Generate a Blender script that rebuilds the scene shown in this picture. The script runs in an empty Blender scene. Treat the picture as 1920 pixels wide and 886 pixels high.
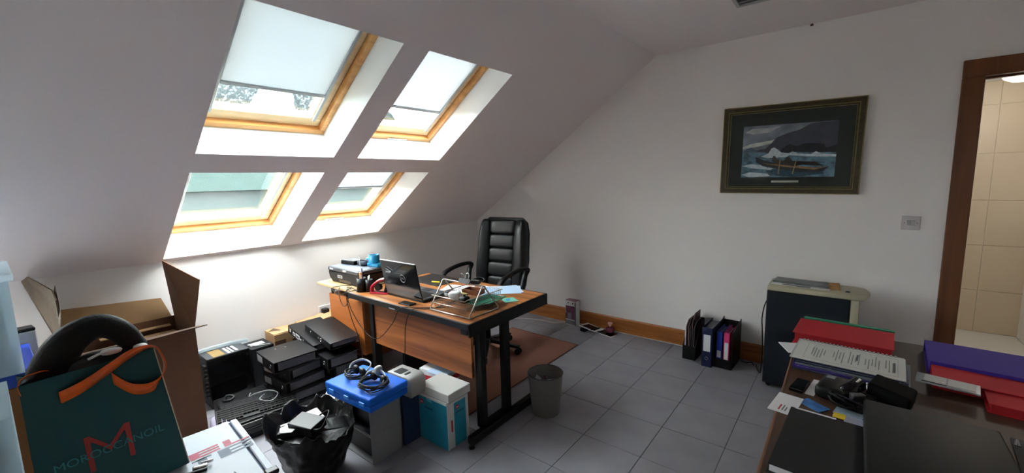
import bpy, bmesh, math, random
from math import sin, cos, pi, radians, sqrt
from mathutils import Vector, Matrix, Euler
random.seed(7)
C = bpy.context.scene.collection
SC = bpy.context.scene

# ------------------------------------------------------------------ camera
cam_d = bpy.data.cameras.new('camera')
cam = bpy.data.objects.new('camera', cam_d); C.objects.link(cam)
cam_d.sensor_fit = 'HORIZONTAL'; cam_d.sensor_width = 36.0
cam_d.lens = 786.368 * 36.0 / 1920.0
cam_d.clip_start = 0.02; cam_d.clip_end = 400
RX = (0.78421324, 0.61993374, -0.02630103)
UP = (-0.06221112, 0.12072922, 0.99073418)
FW = (-0.61736486, 0.77531065, -0.13324423)
CAM = (3.49497, -3.72082, 1.5)
cam.matrix_world = Matrix(((RX[0], UP[0], -FW[0], CAM[0]), (RX[1], UP[1], -FW[1], CAM[1]),
                           (RX[2], UP[2], -FW[2], CAM[2]), (0, 0, 0, 1)))
SC.camera = cam
# ------------------------------------------------------------------ sky
W = bpy.data.worlds.new('sky'); SC.world = W; W.use_nodes = True
wn = W.node_tree; wn.nodes.clear()
wo = wn.nodes.new('ShaderNodeOutputWorld'); wb = wn.nodes.new('ShaderNodeBackground')
wt = wn.nodes.new('ShaderNodeTexCoord'); ws = wn.nodes.new('ShaderNodeSeparateXYZ')
wr = wn.nodes.new('ShaderNodeValToRGB')
wr.color_ramp.elements[0].position = 0.0; wr.color_ramp.elements[0].color = (0.66, 0.73, 0.75, 1)
wr.color_ramp.elements[1].position = 1.0; wr.color_ramp.elements[1].color = (0.95, 0.985, 1.0, 1)
wn.links.new(wt.outputs['Generated'], ws.inputs[0]); wn.links.new(ws.outputs[2], wr.inputs[0])
wn.links.new(wr.outputs[0], wb.inputs[0]); wn.links.new(wb.outputs[0], wo.inputs[0])
wb.inputs[1].default_value = 7.5
# ------------------------------------------------------------------ exposure
vs = SC.view_settings
vs.view_transform = 'Standard'; vs.look = 'None'; vs.gamma = 1.0; vs.use_curve_mapping = False
vs.exposure = 2.65
SC.cycles.max_bounces = 14; SC.cycles.diffuse_bounces = 8; SC.cycles.transparent_max_bounces = 16
SC.cycles.sample_clamp_indirect = 6.0

# ------------------------------------------------------------------ materials
def lin(c):
    return tuple(((v / 255) / 12.92 if v / 255 <= 0.04045 else ((v / 255 + 0.055) / 1.055) ** 2.4) for v in c) + (1,)
MATS = {}
def mat(name, rgb, rough=0.6, metal=0.0, var=0.0, scale=20.0, bump=0.0, bscale=60.0, coat=0.0, spec=0.5, trans=0.0, sub=0.0):
    if name in MATS: return MATS[name]
    m = bpy.data.materials.new(name); m.use_nodes = True; MATS[name] = m
    nt = m.node_tree; b = nt.nodes['Principled BSDF']
    b.inputs['Base Color'].default_value = lin(rgb); b.inputs['Roughness'].default_value = rough
    b.inputs['Metallic'].default_value = metal; b.inputs['Coat Weight'].default_value = coat
    b.inputs['Specular IOR Level'].default_value = spec if sum(rgb) > 110 else spec * .7
    b.inputs['Transmission Weight'].default_value = trans
    tc = nt.nodes.new('ShaderNodeTexCoord')
    if var:
        n = nt.nodes.new('ShaderNodeTexNoise'); n.inputs['Scale'].default_value = scale; n.inputs['Detail'].default_value = 4
        nt.links.new(tc.outputs['Object'], n.inputs['Vector'])
        r = nt.nodes.new('ShaderNodeValToRGB'); c = lin(rgb)
        r.color_ramp.elements[0].position = .3; r.color_ramp.elements[1].position = .7
        r.color_ramp.elements[0].color = tuple(v * (1 - var) for v in c[:3]) + (1,)
        r.color_ramp.elements[1].color = tuple(min(1, v * (1 + var)) for v in c[:3]) + (1,)
        nt.links.new(n.outputs['Fac'], r.inputs[0]); nt.links.new(r.outputs[0], b.inputs['Base Color'])
    if bump:
        n2 = nt.nodes.new('ShaderNodeTexNoise'); n2.inputs['Scale'].default_value = bscale; n2.inputs['Detail'].default_value = 5
        nt.links.new(tc.outputs['Object'], n2.inputs['Vector'])
        bp = nt.nodes.new('ShaderNodeBump'); bp.inputs['Strength'].default_value = bump; bp.inputs['Distance'].default_value = 0.01
        nt.links.new(n2.outputs['Fac'], bp.inputs['Height']); nt.links.new(bp.outputs[0], b.inputs['Normal'])
    return m
def wood(name, dark, light, axis='x', rough=0.4, sc=9.0, coat=0.0):
    if name in MATS: return MATS[name]
    m = bpy.data.materials.new(name); m.use_nodes = True; MATS[name] = m
    nt = m.node_tree; b = nt.nodes['Principled BSDF']; b.inputs['Roughness'].default_value = rough
    b.inputs['Coat Weight'].default_value = coat
    tc = nt.nodes.new('ShaderNodeTexCoord'); mp = nt.nodes.new('ShaderNodeMapping')
    s = [sc * 3, sc * 3, sc * 3]; s['xyz'.index(axis)] = sc * 0.18
    mp.inputs['Scale'].default_value = s
    n = nt.nodes.new('ShaderNodeTexNoise'); n.inputs['Scale'].default_value = 1.0; n.inputs['Detail'].default_value = 6; n.inputs['Distortion'].default_value = .6
    r = nt.nodes.new('ShaderNodeValToRGB')
    r.color_ramp.elements[0].position = .34; r.color_ramp.elements[0].color = lin(dark)
    r.color_ramp.elements[1].position = .62; r.color_ramp.elements[1].color = lin(light)
    nt.links.new(tc.outputs['Object'], mp.inputs[0]); nt.links.new(mp.outputs[0], n.inputs['Vector'])
    nt.links.new(n.outputs['Fac'], r.inputs[0]); nt.links.new(r.outputs[0], b.inputs['Base Color'])
    return m
def emis(name, rgb, strength):
    if name in MATS: return MATS[name]
    m = bpy.data.materials.new(name); m.use_nodes = True; MATS[name] = m
    b = m.node_tree.nodes['Principled BSDF']; b.inputs['Base Color'].default_value = lin(rgb)
    b.inputs['Emission Color'].default_value = lin(rgb); b.inputs['Emission Strength'].default_value = strength
    return m
def clear(name, rgb, fac, rough=0.05, milky=0.0, wet=False):
    """thin clear sheet: transparent + a little gloss, optionally milky or with rain drops on it"""
    if name in MATS: return MATS[name]
    m = bpy.data.materials.new(name); m.use_nodes = True; MATS[name] = m
    nt = m.node_tree; nt.nodes.clear()
    o = nt.nodes.new('ShaderNodeOutputMaterial'); t = nt.nodes.new('ShaderNodeBsdfTransparent'); t.inputs[0].default_value = lin(rgb)
    g = nt.nodes.new('ShaderNodeBsdfGlossy'); g.inputs['Roughness'].default_value = rough
    mx = nt.nodes.new('ShaderNodeMixShader'); mx.inputs[0].default_value = fac
    nt.links.new(t.outputs[0], mx.inputs[1]); nt.links.new(g.outputs[0], mx.inputs[2])
    out = mx.outputs[0]
    if milky or wet:
        d = nt.nodes.new('ShaderNodeBsdfTranslucent'); tint = lin((84, 92, 95) if wet else (225, 232, 235)); d.inputs[0].default_value = tint
        d2 = nt.nodes.new('ShaderNodeBsdfDiffuse'); d2.inputs[0].default_value = tint
        da = nt.nodes.new('ShaderNodeMixShader'); da.inputs[0].default_value = .4
        nt.links.new(d.outputs[0], da.inputs[1]); nt.links.new(d2.outputs[0], da.inputs[2])
        m2 = nt.nodes.new('ShaderNodeMixShader'); m2.inputs[0].default_value = milky
        if wet:
            tc = nt.nodes.new('ShaderNodeTexCoord'); v = nt.nodes.new('ShaderNodeTexNoise'); v.inputs['Scale'].default_value = 70; v.inputs['Detail'].default_value = 3
            r = nt.nodes.new('ShaderNodeValToRGB'); r.color_ramp.elements[0].position = .50; r.color_ramp.elements[0].color = (.12,) * 3 + (1,)
            r.color_ramp.elements[1].position = .68; r.color_ramp.elements[1].color = (.75,) * 3 + (1,)
            nt.links.new(tc.outputs['Object'], v.inputs['Vector']); nt.links.new(v.outputs['Fac'], r.inputs[0]); nt.links.new(r.outputs[0], m2.inputs[0])
        nt.links.new(out, m2.inputs[1]); nt.links.new(da.outputs[0], m2.inputs[2]); out = m2.outputs[0]
    nt.links.new(out, o.inputs[0])
    return m
def cloth_trans(name, rgb):
    m = bpy.data.materials.new(name); m.use_nodes = True; MATS[name] = m
    nt = m.node_tree; nt.nodes.clear(); o = nt.nodes.new('ShaderNodeOutputMaterial')
    d = nt.nodes.new('ShaderNodeBsdfDiffuse'); d.inputs[0].default_value = lin(rgb)
    t = nt.nodes.new('ShaderNodeBsdfTranslucent')
    tc = nt.nodes.new('ShaderNodeTexCoord'); mp = nt.nodes.new('ShaderNodeMapping'); mp.inputs['Scale'].default_value = (60, 60, 220)
    n = nt.nodes.new('ShaderNodeTexNoise'); n.inputs['Scale'].default_value = 1; r = nt.nodes.new('ShaderNodeValToRGB')
    c = lin((66, 69, 71)); c2 = lin((72, 74, 76))
    r.color_ramp.elements[0].color = c; r.color_ramp.elements[1].color = c2
    nt.links.new(tc.outputs['Object'], mp.inputs[0]); nt.links.new(mp.outputs[0], n.inputs['Vector'])
    nt.links.new(n.outputs['Fac'], r.inputs[0]); nt.links.new(r.outputs[0], t.inputs[0])
    mx = nt.nodes.new('ShaderNodeMixShader'); mx.inputs[0].default_value = .5
    nt.links.new(d.outputs[0], mx.inputs[1]); nt.links.new(t.outputs[0], mx.inputs[2]); nt.links.new(mx.outputs[0], o.inputs[0])
    return m

PAINT = mat('white emulsion paint', (236, 233, 231), .9, bump=.03, bscale=220, spec=.2)
PAINTW = mat('bright white paint', (236, 238, 238), .8, spec=.3)
TILE = mat('grey ceramic tile', (140, 139, 146), .42, var=.10, scale=5, bump=.02, bscale=40)
GROUT = mat('dark grout', (62, 62, 64), .9)
OAKTRIM = wood('oak trim', (138, 80, 30), (170, 104, 44), 'x', .45)
OAKDOOR = wood('oak door casing', (96, 54, 24), (116, 66, 30), 'z', .5)
PINE = wood('lacquered pine', (206, 146, 84), (230, 176, 112), 'y', .35, 6)
PINEL = wood('lacquered pine lit tone', (216, 184, 134), (232, 204, 160), 'y', .35, 6)  # sash pine paler than the frame; daylight on it is in the colour
ALU = mat('grey aluminium', (176, 180, 182), .5, .0)
GLASS = clear('clear window glass', (238, 242, 242), .06, .02)
GLASSW = clear('rain spotted window glass', (232, 242, 240), .06, .03, wet=True)
BLIND = cloth_trans('white blind cloth', (236, 240, 242))
WALNUT = wood('teak desk top', (128, 74, 34), (184, 116, 60), 'x', .42, 7)
WALNUTP = wood('teak desk panel', (112, 62, 30), (162, 96, 50), 'x', .5, 6)
ORANGEW = wood('orange teak panel', (150, 82, 32), (174, 100, 42), 'x', .45, 4)
DARKWOOD = wood('dark brown desk top', (58, 38, 26), (84, 56, 38), 'y', .55, 6)
LIGHTW = wood('pale beech board', (178, 150, 108), (196, 168, 124), 'y', .5, 6)
BLACKM = mat('black painted metal', (15, 14, 14), .5)
BLACKP = mat('black plastic', (12, 12, 13), .42)
BLACKG = mat('glossy black plastic', (14, 14, 16), .12, coat=.4)
BLACKS = mat('satin black card', (15, 15, 17), .38, var=.12, scale=8)
CHAR = mat('charcoal plastic', (30, 31, 34), .5)
DGREY = mat('dark grey plastic', (66, 68, 72), .45)
GREYP = mat('grey plastic', (132, 134, 136), .5)
LGREY = mat('light grey plastic', (176, 178, 176), .5)
BEIGE = mat('aged cream plastic', (176, 170, 144), .5)
WHITEP = mat('white plastic', (226, 226, 224), .4)
PAPER = mat('white paper', (224, 224, 226), .8)
PAPERG = mat('paper edges', (92, 92, 95), .9, var=.25, scale=220)
PAPERB = mat('pale blue paper', (176, 200, 226), .8)
INK = mat('printed grey ink', (96, 98, 102), .8)
LEATHER = mat('black leather', (12, 13, 16), .36, bump=.12, bscale=260, coat=.08)
CHROME = mat('chrome', (200, 200, 202), .2, 1)
STEEL = mat('brushed steel tube', (176, 172, 166), .3, .9)
CARD = mat('brown cardboard', (108, 76, 54), .85, var=.07, scale=14, bump=.03, bscale=30)
CARDL = mat('pale cardboard', (168, 134, 96), .85, var=.06, scale=10)
CARDD = mat('dark cardboard', (80, 58, 44), .85, var=.08, scale=10)
TAPE = mat('brown packing tape', (112, 98, 84), .25, var=.2, scale=30)
TEAL = mat('teal gift bag paper', (2, 66, 70), .55, var=.04, scale=5)
ORANGE = mat('orange satin ribbon', (230, 96, 12), .35, var=.1, scale=20)
BLUE = mat('bright blue plastic', (4, 96, 206), .5, spec=.3)
BLUEM = mat('blue plastic cup', (22, 132, 176), .4)
NAVY = mat('navy blue card', (26, 34, 70), .45)
ROYAL = mat('royal blue card', (30, 64, 168), .4)
PINK = mat('pink card', (214, 60, 120), .45)
AQUA = mat('aqua printed carton', (30, 138, 168), .5, var=.10, scale=9)
AQUAW = mat('white carton', (208, 208, 206), .6)
REDP = mat('red print', (190, 40, 52), .6)
RED = mat('red card folder', (180, 14, 28), .75, var=.04)
REDD = mat('deep red card folder', (160, 12, 24), .75, var=.05)
CRIMSON = mat('crimson plastic', (160, 20, 48), .25, coat=.4)
GREEN = mat('green card', (30, 130, 96), .5)
PURPLE = mat('purple card folder', (58, 32, 142), .75, var=.05)
BROWNC = mat('dull maroon card', (88, 62, 62), .6)
YELLOW = mat('yellow note', (230, 200, 40), .7)
MATM = mat('terracotta chair mat', (152, 106, 88), .9, var=.08, scale=120)
BLIDB = mat('dark blue card', (30, 52, 84), .5)
CABLEB = mat('black cable', (16, 16, 18), .5)
CABLEW = mat('white cable', (214, 212, 204), .5)
BINM = mat('grey bin plastic', (116, 112, 108), .6)
TOWERC = mat('dark navy plastic casing', (20, 25, 34), .55)
BLUEPAPER = mat('blue photo print', (60, 116, 180), .5, var=.4, scale=25)
BTILE = mat('beige wall tile', (204, 188, 164), .35, var=.03, scale=3)
BGROUT = mat('cream grout', (232, 224, 206), .8)
BFLOOR = mat('pale speckled floor', (206, 204, 198), .5, var=.06, scale=90)
BAGP = mat('black plastic bag', (12, 12, 13), .34, bump=.5, bscale=14)
BUBBLE = clear('milky clear plastic', (225, 235, 240), .12, .2, milky=.45)
FABRICB = mat('black padded fabric', (8, 8, 8), .7, bump=.2, bscale=120)
GREYW = mat('silver grey casing', (150, 150, 148), .4)
TEALBOX = mat('teal paper', (120, 190, 170), .6)

# ------------------------------------------------------------------ mesh helpers
class MB:
    def __init__(s, m=None):
        s.bm = bmesh.new(); s.mats = []; s.cur = 0; s.M = Matrix.Identity(4)
        if m: s.use(m)
    def use(s, m):
        if m not in s.mats: s.mats.append(m)
        s.cur = s.mats.index(m); return s
    def v(s, p): return s.bm.verts.new(s.M @ Vector(p))
    def f(s, vs, smooth=False):
        try: f = s.bm.faces.new(vs)
        except ValueError: return None
        f.material_index = s.cur; f.smooth = smooth; return f
    def face(s, pts): return s.f([s.v(p) for p in pts])
    def box(s, x0, x1, y0, y1, z0, z1, bev=0.0, seg=2, R=None):
        M = s.M
        if R is not None:
            c = Vector(((x0 + x1) / 2, (y0 + y1) / 2, (z0 + z1) / 2)); s.M = M @ Matrix.Translation(c) @ R @ Matrix.Translation(-c)
        V = [s.v((x, y, z)) for x in (x0, x1) for y in (y0, y1) for z in (z0, z1)]
        F = [s.f([V[i] for i in q]) for q in ((0, 1, 3, 2), (4, 6, 7, 5), (0, 4, 5, 1), (2, 3, 7, 6), (0, 2, 6, 4), (1, 5, 7, 3))]
        if bev:
            ed = list({e for f in F for e in f.edges})
            r = bmesh.ops.bevel(s.bm, geom=ed, offset=bev, segments=seg, affect='EDGES', profile=.5, material=-1)
        s.M = M; return s
    def prism(s, pts, a, b, axis='z', bev=0):
        def P(p, t):
            return (p[0], p[1], t) if axis == 'z' else ((p[0], t, p[1]) if axis == 'y' else (t, p[0], p[1]))
        A = [s.v(P(p, a)) for p in pts]; B = [s.v(P(p, b)) for p in pts]; n = len(pts)
        F = [s.f(A[::-1]), s.f(B)] + [s.f([A[i], A[(i + 1) % n], B[(i + 1) % n], B[i]]) for i in range(n)]
        if bev:
            bmesh.ops.bevel(s.bm, geom=list({e for f in F if f for e in f.edges}), offset=bev, segments=2, affect='EDGES', profile=.5)
        return s
    def cyl(s, p0, p1, r0, r1=None, n=16, caps=True):
        r1 = r0 if r1 is None else r1
        p0, p1 = Vector(p0), Vector(p1); d = (p1 - p0).normalized(); a = d.orthogonal().normalized(); b = d.cross(a)
        A, B = [], []
        for i in range(n):
            t = 2 * pi * i / n; o = a * cos(t) + b * sin(t)
            A.append(s.v(p0 + o * r0)); B.append(s.v(p1 + o * r1))
        for i in range(n): s.f([A[i], A[(i + 1) % n], B[(i + 1) % n], B[i]], True)
        if caps: s.f(A[::-1]); s.f(B)
        return s
    def lathe(s, prof, n=24, c=(0, 0, 0), smooth=True):
        rings = []
        for r, z in prof:
            rings.append([s.v((c[0] + r * cos(2 * pi * i / n), c[1] + r * sin(2 * pi * i / n), c[2] + z)) for i in range(n)] if r > 1e-5 else [s.v((c[0], c[1], c[2] + z))])
        for a, b in zip(rings, rings[1:]):
            for i in range(n):
                j = (i + 1) % n
                if len(a) == 1 and len(b) == 1: continue
                if len(a) == 1: s.f([a[0], b[i], b[j]], smooth)
                elif len(b) == 1: s.f([a[i], a[j], b[0]], smooth)
                else: s.f([a[i], a[j], b[j], b[i]], smooth)
        return s
    def tube(s, pts, r, n=8, curve=True, closed=False, flat=1.0, seg=5, up=None, rad=None):
        P = [Vector(p) for p in pts]
        if curve and len(P) > 2:
            Q = []; N = len(P); rr = []
            rng = range(N) if closed else range(N - 1)
            for i in rng:
                p0 = P[(i - 1) % N] if closed or i > 0 else P[0]; p1 = P[i]; p2 = P[(i + 1) % N]
                p3 = P[(i + 2) % N] if closed or i < N - 2 else P[N - 1]
                for k in range(seg):
                    t = k / seg
                    Q.append(.5 * ((2 * p1) + (p2 - p0) * t + (2 * p0 - 5 * p1 + 4 * p2 - p3) * t * t + (3 * p1 - p0 - 3 * p2 + p3) * t ** 3))
                    if rad: rr.append(rad[i] * (1 - t) + rad[(i + 1) % N] * t)
            if not closed:
                Q.append(P[-1]); 
                if rad: rr.append(rad[-1])
            P = Q
        else: rr = rad
        N = len(P); rings = []; a = None
        for i in range(N):
            d = (P[(i + 1) % N] - P[i - 1]) if (closed or 0 < i < N - 1) else (P[1] - P[0] if i == 0 else P[-1] - P[-2])
            if d.length < 1e-9: d = Vector((0, 0, 1))
            d.normalize()
            if up is not None: a = Vector(up); a = (a - d * a.dot(d)); a.normalize()
            elif a is None: a = d.orthogonal().normalized()
            else:
                a = a - d * a.dot(d)
                if a.length < 1e-6: a = d.orthogonal()
                a.normalize()
            b = d.cross(a); R = rr[i] if rad else r
            rings.append([s.v(P[i] + a * (R * flat * cos(2 * pi * k / n)) + b * (R * sin(2 * pi * k / n))) for k in range(n)])
        M = N if closed else N - 1
        for i in range(M):
            A, B = rings[i], rings[(i + 1) % N]
            for k in range(n): s.f([A[k], A[(k + 1) % n], B[(k + 1) % n], B[k]], True)
        if not closed: s.f(rings[0][::-1]); s.f(rings[-1])
        return s
    def ribbon(s, pts, w, side, t=.0008, curve=True):
        """flat band of width w along side vector"""
        P = [Vector(p) for p in pts]; S = [Vector(x).normalized() for x in (side if isinstance(side, list) else [side] * len(P))]
        if curve:
            Q, T2 = [], []; N = len(P)
            for i in range(N - 1):
                p0 = P[max(i - 1, 0)]; p1 = P[i]; p2 = P[i + 1]; p3 = P[min(i + 2, N - 1)]
                for k in range(6):
                    u = k / 6; Q.append(.5 * ((2 * p1) + (p2 - p0) * u + (2 * p0 - 5 * p1 + 4 * p2 - p3) * u * u + (3 * p1 - p0 - 3 * p2 + p3) * u ** 3)); T2.append((S[i] * (1 - u) + S[i + 1] * u).normalized())
            Q.append(P[-1]); T2.append(S[-1]); P, S = Q, T2
        rows = []
        for i, p in enumerate(P):
            d = (P[min(i + 1, len(P) - 1)] - P[max(i - 1, 0)]).normalized(); n = d.cross(S[i]).normalized() * t
            rows.append([s.v(p + S[i] * w / 2 + n), s.v(p - S[i] * w / 2 + n), s.v(p - S[i] * w / 2 - n), s.v(p + S[i] * w / 2 - n)])
        for a, b in zip(rows, rows[1:]):
            for k in range(4): s.f([a[k], a[(k + 1) % 4], b[(k + 1) % 4], b[k]], True)
        s.f(rows[0]); s.f(rows[-1][::-1]); return s
    def pad(s, c, size, e=.35, nu=20, nv=12, R=None):
        """soft cushion: superellipsoid"""
        M = s.M
        s.M = M @ Matrix.Translation(Vector(c)) @ (R if R is not None else Matrix.Identity(4))
        def sp(w, k): return math.copysign(abs(w) ** k, w)
        rows = []
        for j in range(nv + 1):
            ph = -pi / 2 + pi * j / nv
            if j in (0, nv): rows.append([s.v((0, 0, size[2] / 2 * sp(sin(ph), e)))]); continue
            rows.append([s.v((size[0] / 2 * sp(cos(ph), e) * sp(cos(2 * pi * i / nu), e), size[1] / 2 * sp(cos(ph), e) * sp(sin(2 * pi * i / nu), e), size[2] / 2 * sp(sin(ph), e))) for i in range(nu)])
        for a, b in zip(rows, rows[1:]):
            for i in range(nu):
                j = (i + 1) % nu
                if len(a) == 1: s.f([a[0], b[j], b[i]], True)
                elif len(b) == 1: s.f([a[i], a[j], b[0]], True)
                else: s.f([a[i], a[j], b[j], b[i]], True)
        s.M = M; return s
    def build(s, name, parent=None, loc=None, rot=None, smooth=None, kind=None, label=None):
        me = bpy.data.meshes.new(name)
        bmesh.ops.recalc_face_normals(s.bm, faces=s.bm.faces[:])
        s.bm.to_mesh(me); s.bm.free()
        for m in s.mats: me.materials.append(m)
        if smooth is not None:
            for p in me.polygons: p.use_smooth = True
            me.set_sharp_from_angle(angle=radians(smooth))
        o = bpy.data.objects.new(name, me); C.objects.link(o)
        if parent: o.parent = parent
        if loc: o.location = loc
        if rot: o.rotation_euler = rot
        if kind: o['kind'] = kind
        if label: o['label'] = label
        return o
def thing(name, label, cat, loc=(0, 0, 0), rz=0.0, group=None, rot=None):
    o = bpy.data.objects.new(name, None); C.objects.link(o); o.location = loc
    o.rotation_euler = rot if rot else (0, 0, rz)
    o.empty_display_size = .05
    o['label'] = label; o['category'] = cat
    if group: o['group'] = group
    return o
def tag(o, label, cat, group=None):
    o['label'] = label; o['category'] = cat
    if group: o['group'] = group
    return o
def dup(root, loc, rot, label, group=None):
    r = root.copy(); C.objects.link(r); r.location = loc; r.rotation_euler = rot; r['label'] = label
    if group: r['group'] = group
    for ch in root.children:
        c = ch.copy(); C.objects.link(c); c.parent = r
        for g in ch.children:
            d = g.copy(); C.objects.link(d); d.parent = c
    return r
def struct(mb, name, **k):
    o = mb.build(name, **k); o['kind'] = 'structure'; return o
def text(s, size, m, parent, name, M, ext=.0004, bold=0.0, sx=1.0, align='CENTER'):
    cu = bpy.data.curves.new(name, 'FONT'); cu.body = s; cu.size = size; cu.extrude = ext; cu.align_x = align; cu.align_y = 'CENTER'; cu.offset = bold
    t = bpy.data.objects.new('temporary', cu); C.objects.link(t)
    bpy.context.view_layer.update()
    me = bpy.data.meshes.new_from_object(t.evaluated_get(bpy.context.evaluated_depsgraph_get()))
    bpy.data.objects.remove(t); bpy.data.curves.remove(cu)
    me.materials.clear(); me.materials.append(m)
    me.transform(M @ Matrix.Diagonal((sx, 1, 1, 1)))
    o = bpy.data.objects.new(name, me); C.objects.link(o); o.parent = parent
    return o
def frame(o, x, y):
    """matrix with origin o and local x / y axes along the given vectors"""
    x = Vector(x).normalized(); y = Vector(y); y = (y - x * y.dot(x)).normalized(); z = x.cross(y)
    return Matrix(((x[0], y[0], z[0], o[0]), (x[1], y[1], z[1], o[1]), (x[2], y[2], z[2], o[2]), (0, 0, 0, 1)))

# ================================================================== ROOM SHELL
HK, AL = 1.0272, radians(34.57)
XE, YB, ZC = 5.6, -5.2, 2.516
XR = (ZC - HK) / math.tan(AL)
UM = XR / cos(AL)
def S(u, v, d): return (u * cos(AL) - d * sin(AL), v, HK + u * sin(AL) + d * cos(AL))

# floor: grout bed and tiles
g = MB(GROUT); g.box(0, XE, YB, 0, -.08, -.004); floor = struct(g, 'floor')
TS, GX, GY = .3449, 2.0234, -.6407
cache = {}
rest = MB(TILE); nrest = 0
for i in range(-6, 11):
    for j in range(-2, 14):
        x0, x1 = max(GX + i * TS + .0015, .0), min(GX + (i + 1) * TS - .0015, XE)
        y1, y0 = min(GY - j * TS - .0015, 0), max(GY - (j + 1) * TS + .0015, YB)
        if x1 - x0 < .02 or y1 - y0 < .02: continue
        if y1 > -3.3 and x0 < 4.2:
            key = (round(x1 - x0, 3), round(y1 - y0, 3))
            if key not in cache:
                t = MB(TILE); t.box(-(x1 - x0) / 2, (x1 - x0) / 2, -(y1 - y0) / 2, (y1 - y0) / 2, -.012, 0, .0012, 1)
                o = t.build('floor_tile', floor); cache[key] = o.data
            else:
                o = bpy.data.objects.new('floor_tile', cache[key]); C.objects.link(o); o.parent = floor
            o.location = ((x0 + x1) / 2, (y0 + y1) / 2, random.uniform(-.0006, 0))
        else: rest.box(x0, x1, y0, y1, -.012, 0)
rest.build('floor_tile_remainder', floor, kind='stuff')

w = MB(PAINT); w.box(-.18, 0, YB, 0, -.08, HK); struct(w, 'wall_left')
# gable wall with door hole
DX0, DX1, DZ = 4.088, 4.90, 2.03
w = MB(PAINT)
w.prism([(-.18, -.08), (DX0 - .03, -.08), (DX0 - .03, DZ + .03), (DX1 + .03, DZ + .03), (DX1 + .03, -.08), (XE + .18, -.08), (XE + .18, ZC + .3), (XR, ZC + .3), (XR, ZC + .0), (0, HK), (-.18, HK)], 0, .12, 'y')
struct(w, 'wall_back')
w = MB(PAINT); w.box(XE, XE + .15, YB, 0, -.08, ZC); struct(w, 'wall_right')
w = MB(PAINT)
FW0, FW1, FZ0, FZ1 = 4.25, 4.62, 1.1, 1.75
w.prism([(-.18, -.08), (FW0, -.08), (FW0, ZC + .3), (XR, ZC + .3), (XR - .1, ZC + .2), (0, HK)], YB - .15, YB, 'y')
w.box(FW0, FW1, YB - .15, YB, -.08, FZ0); w.box(FW0, FW1, YB - .15, YB, FZ1, ZC + .3); w.box(FW1, XE + .15, YB - .15, YB, -.08, ZC + .3)
struct(w, 'wall_front')
root = bpy.data.objects.new('window_5', None); C.objects.link(root); root['kind'] = 'structure'; root['label'] = 'added unseen window behind the camera that lets in fill light'  # unseen window added behind the camera as fill daylight
w = MB(PINE); w.box(FW0, FW1, YB - .1, YB - .04, FZ0, FZ0 + .06); w.box(FW0, FW1, YB - .1, YB - .04, FZ1 - .06, FZ1)
for xx in (FW0, (FW0 + FW1) / 2 - .03, FW1 - .06): w.box(xx, xx + .06, YB - .1, YB - .04, FZ0 + .06, FZ1 - .06)
w.build('window_frame', root)
w = MB(GLASS); w.face([(FW0, YB - .07, FZ0), (FW1, YB - .07, FZ0), (FW1, YB - .07, FZ1), (FW0, YB - .07, FZ1)]); w.build('glass_pane', root)
w = MB(mat('ceiling white with pink cast', (236, 229, 229))); w.box(XR, XE + .15, YB, 0, ZC, ZC + .3); struct(w, 'ceiling')  # ceiling white carries the pinkish cast of camera and dim light in its colour
# sloped ceiling with four skylight shafts, plus one added out of view for daylight
U = [.0387, .9765, 1.1354, 2.0622]; V = [-4.66, -3.93, -3.0276, -2.2990, -2.1329, -1.4126]
us = [0] + U + [UM]; vsl = [YB] + V + [0]
TH = .31
w = MB(mat('ceiling white with pink cast', (236, 229, 229), .9, bump=.03, bscale=220, spec=.2))
for a in range(5):
    for b in range(7):
        if a in (1, 3) and b in (3, 5) or (a, b) == (1, 1): continue
        for d in (0, TH):
            w.face([S(us[a], vsl[b], d), S(us[a + 1], vsl[b], d), S(us[a + 1], vsl[b + 1], d), S(us[a], vsl[b + 1], d)])
for d0, d1 in ((0, TH),):
    w.face([S(0, YB, d0), S(0, 0, d0), S(0, 0, d1), S(0, YB, d1)])
    w.face([S(UM, YB, d0), S(UM, 0, d0), S(UM, 0, d1), S(UM, YB, d1)])
bmesh.ops.remove_doubles(w.bm, verts=w.bm.verts[:], dist=1e-5)
struct(w, 'ceiling_slope')
k = 0
for a in (1, 3):
    for b in (3, 5, 1):
        if (a, b) == (3, 1): continue
        k += 1
        u0, u1, v0, v1 = us[a], us[a + 1], vsl[b], vsl[b + 1]
        w = MB(PAINTW)
        for (A, B) in (((u0, v0), (u1, v0)), ((u1, v0), (u1, v1)), ((u1, v1), (u0, v1)), ((u0, v1), (u0, v0))):
            w.face([S(A[0], A[1], 0), S(B[0], B[1], 0), S(B[0], B[1], TH), S(A[0], A[1], TH)])
        bmesh.ops.remove_doubles(w.bm, verts=w.bm.verts[:], dist=1e-5)
        struct(w, 'trim_%d' % k, label='white plastered reveal of a skylight shaft')

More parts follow.
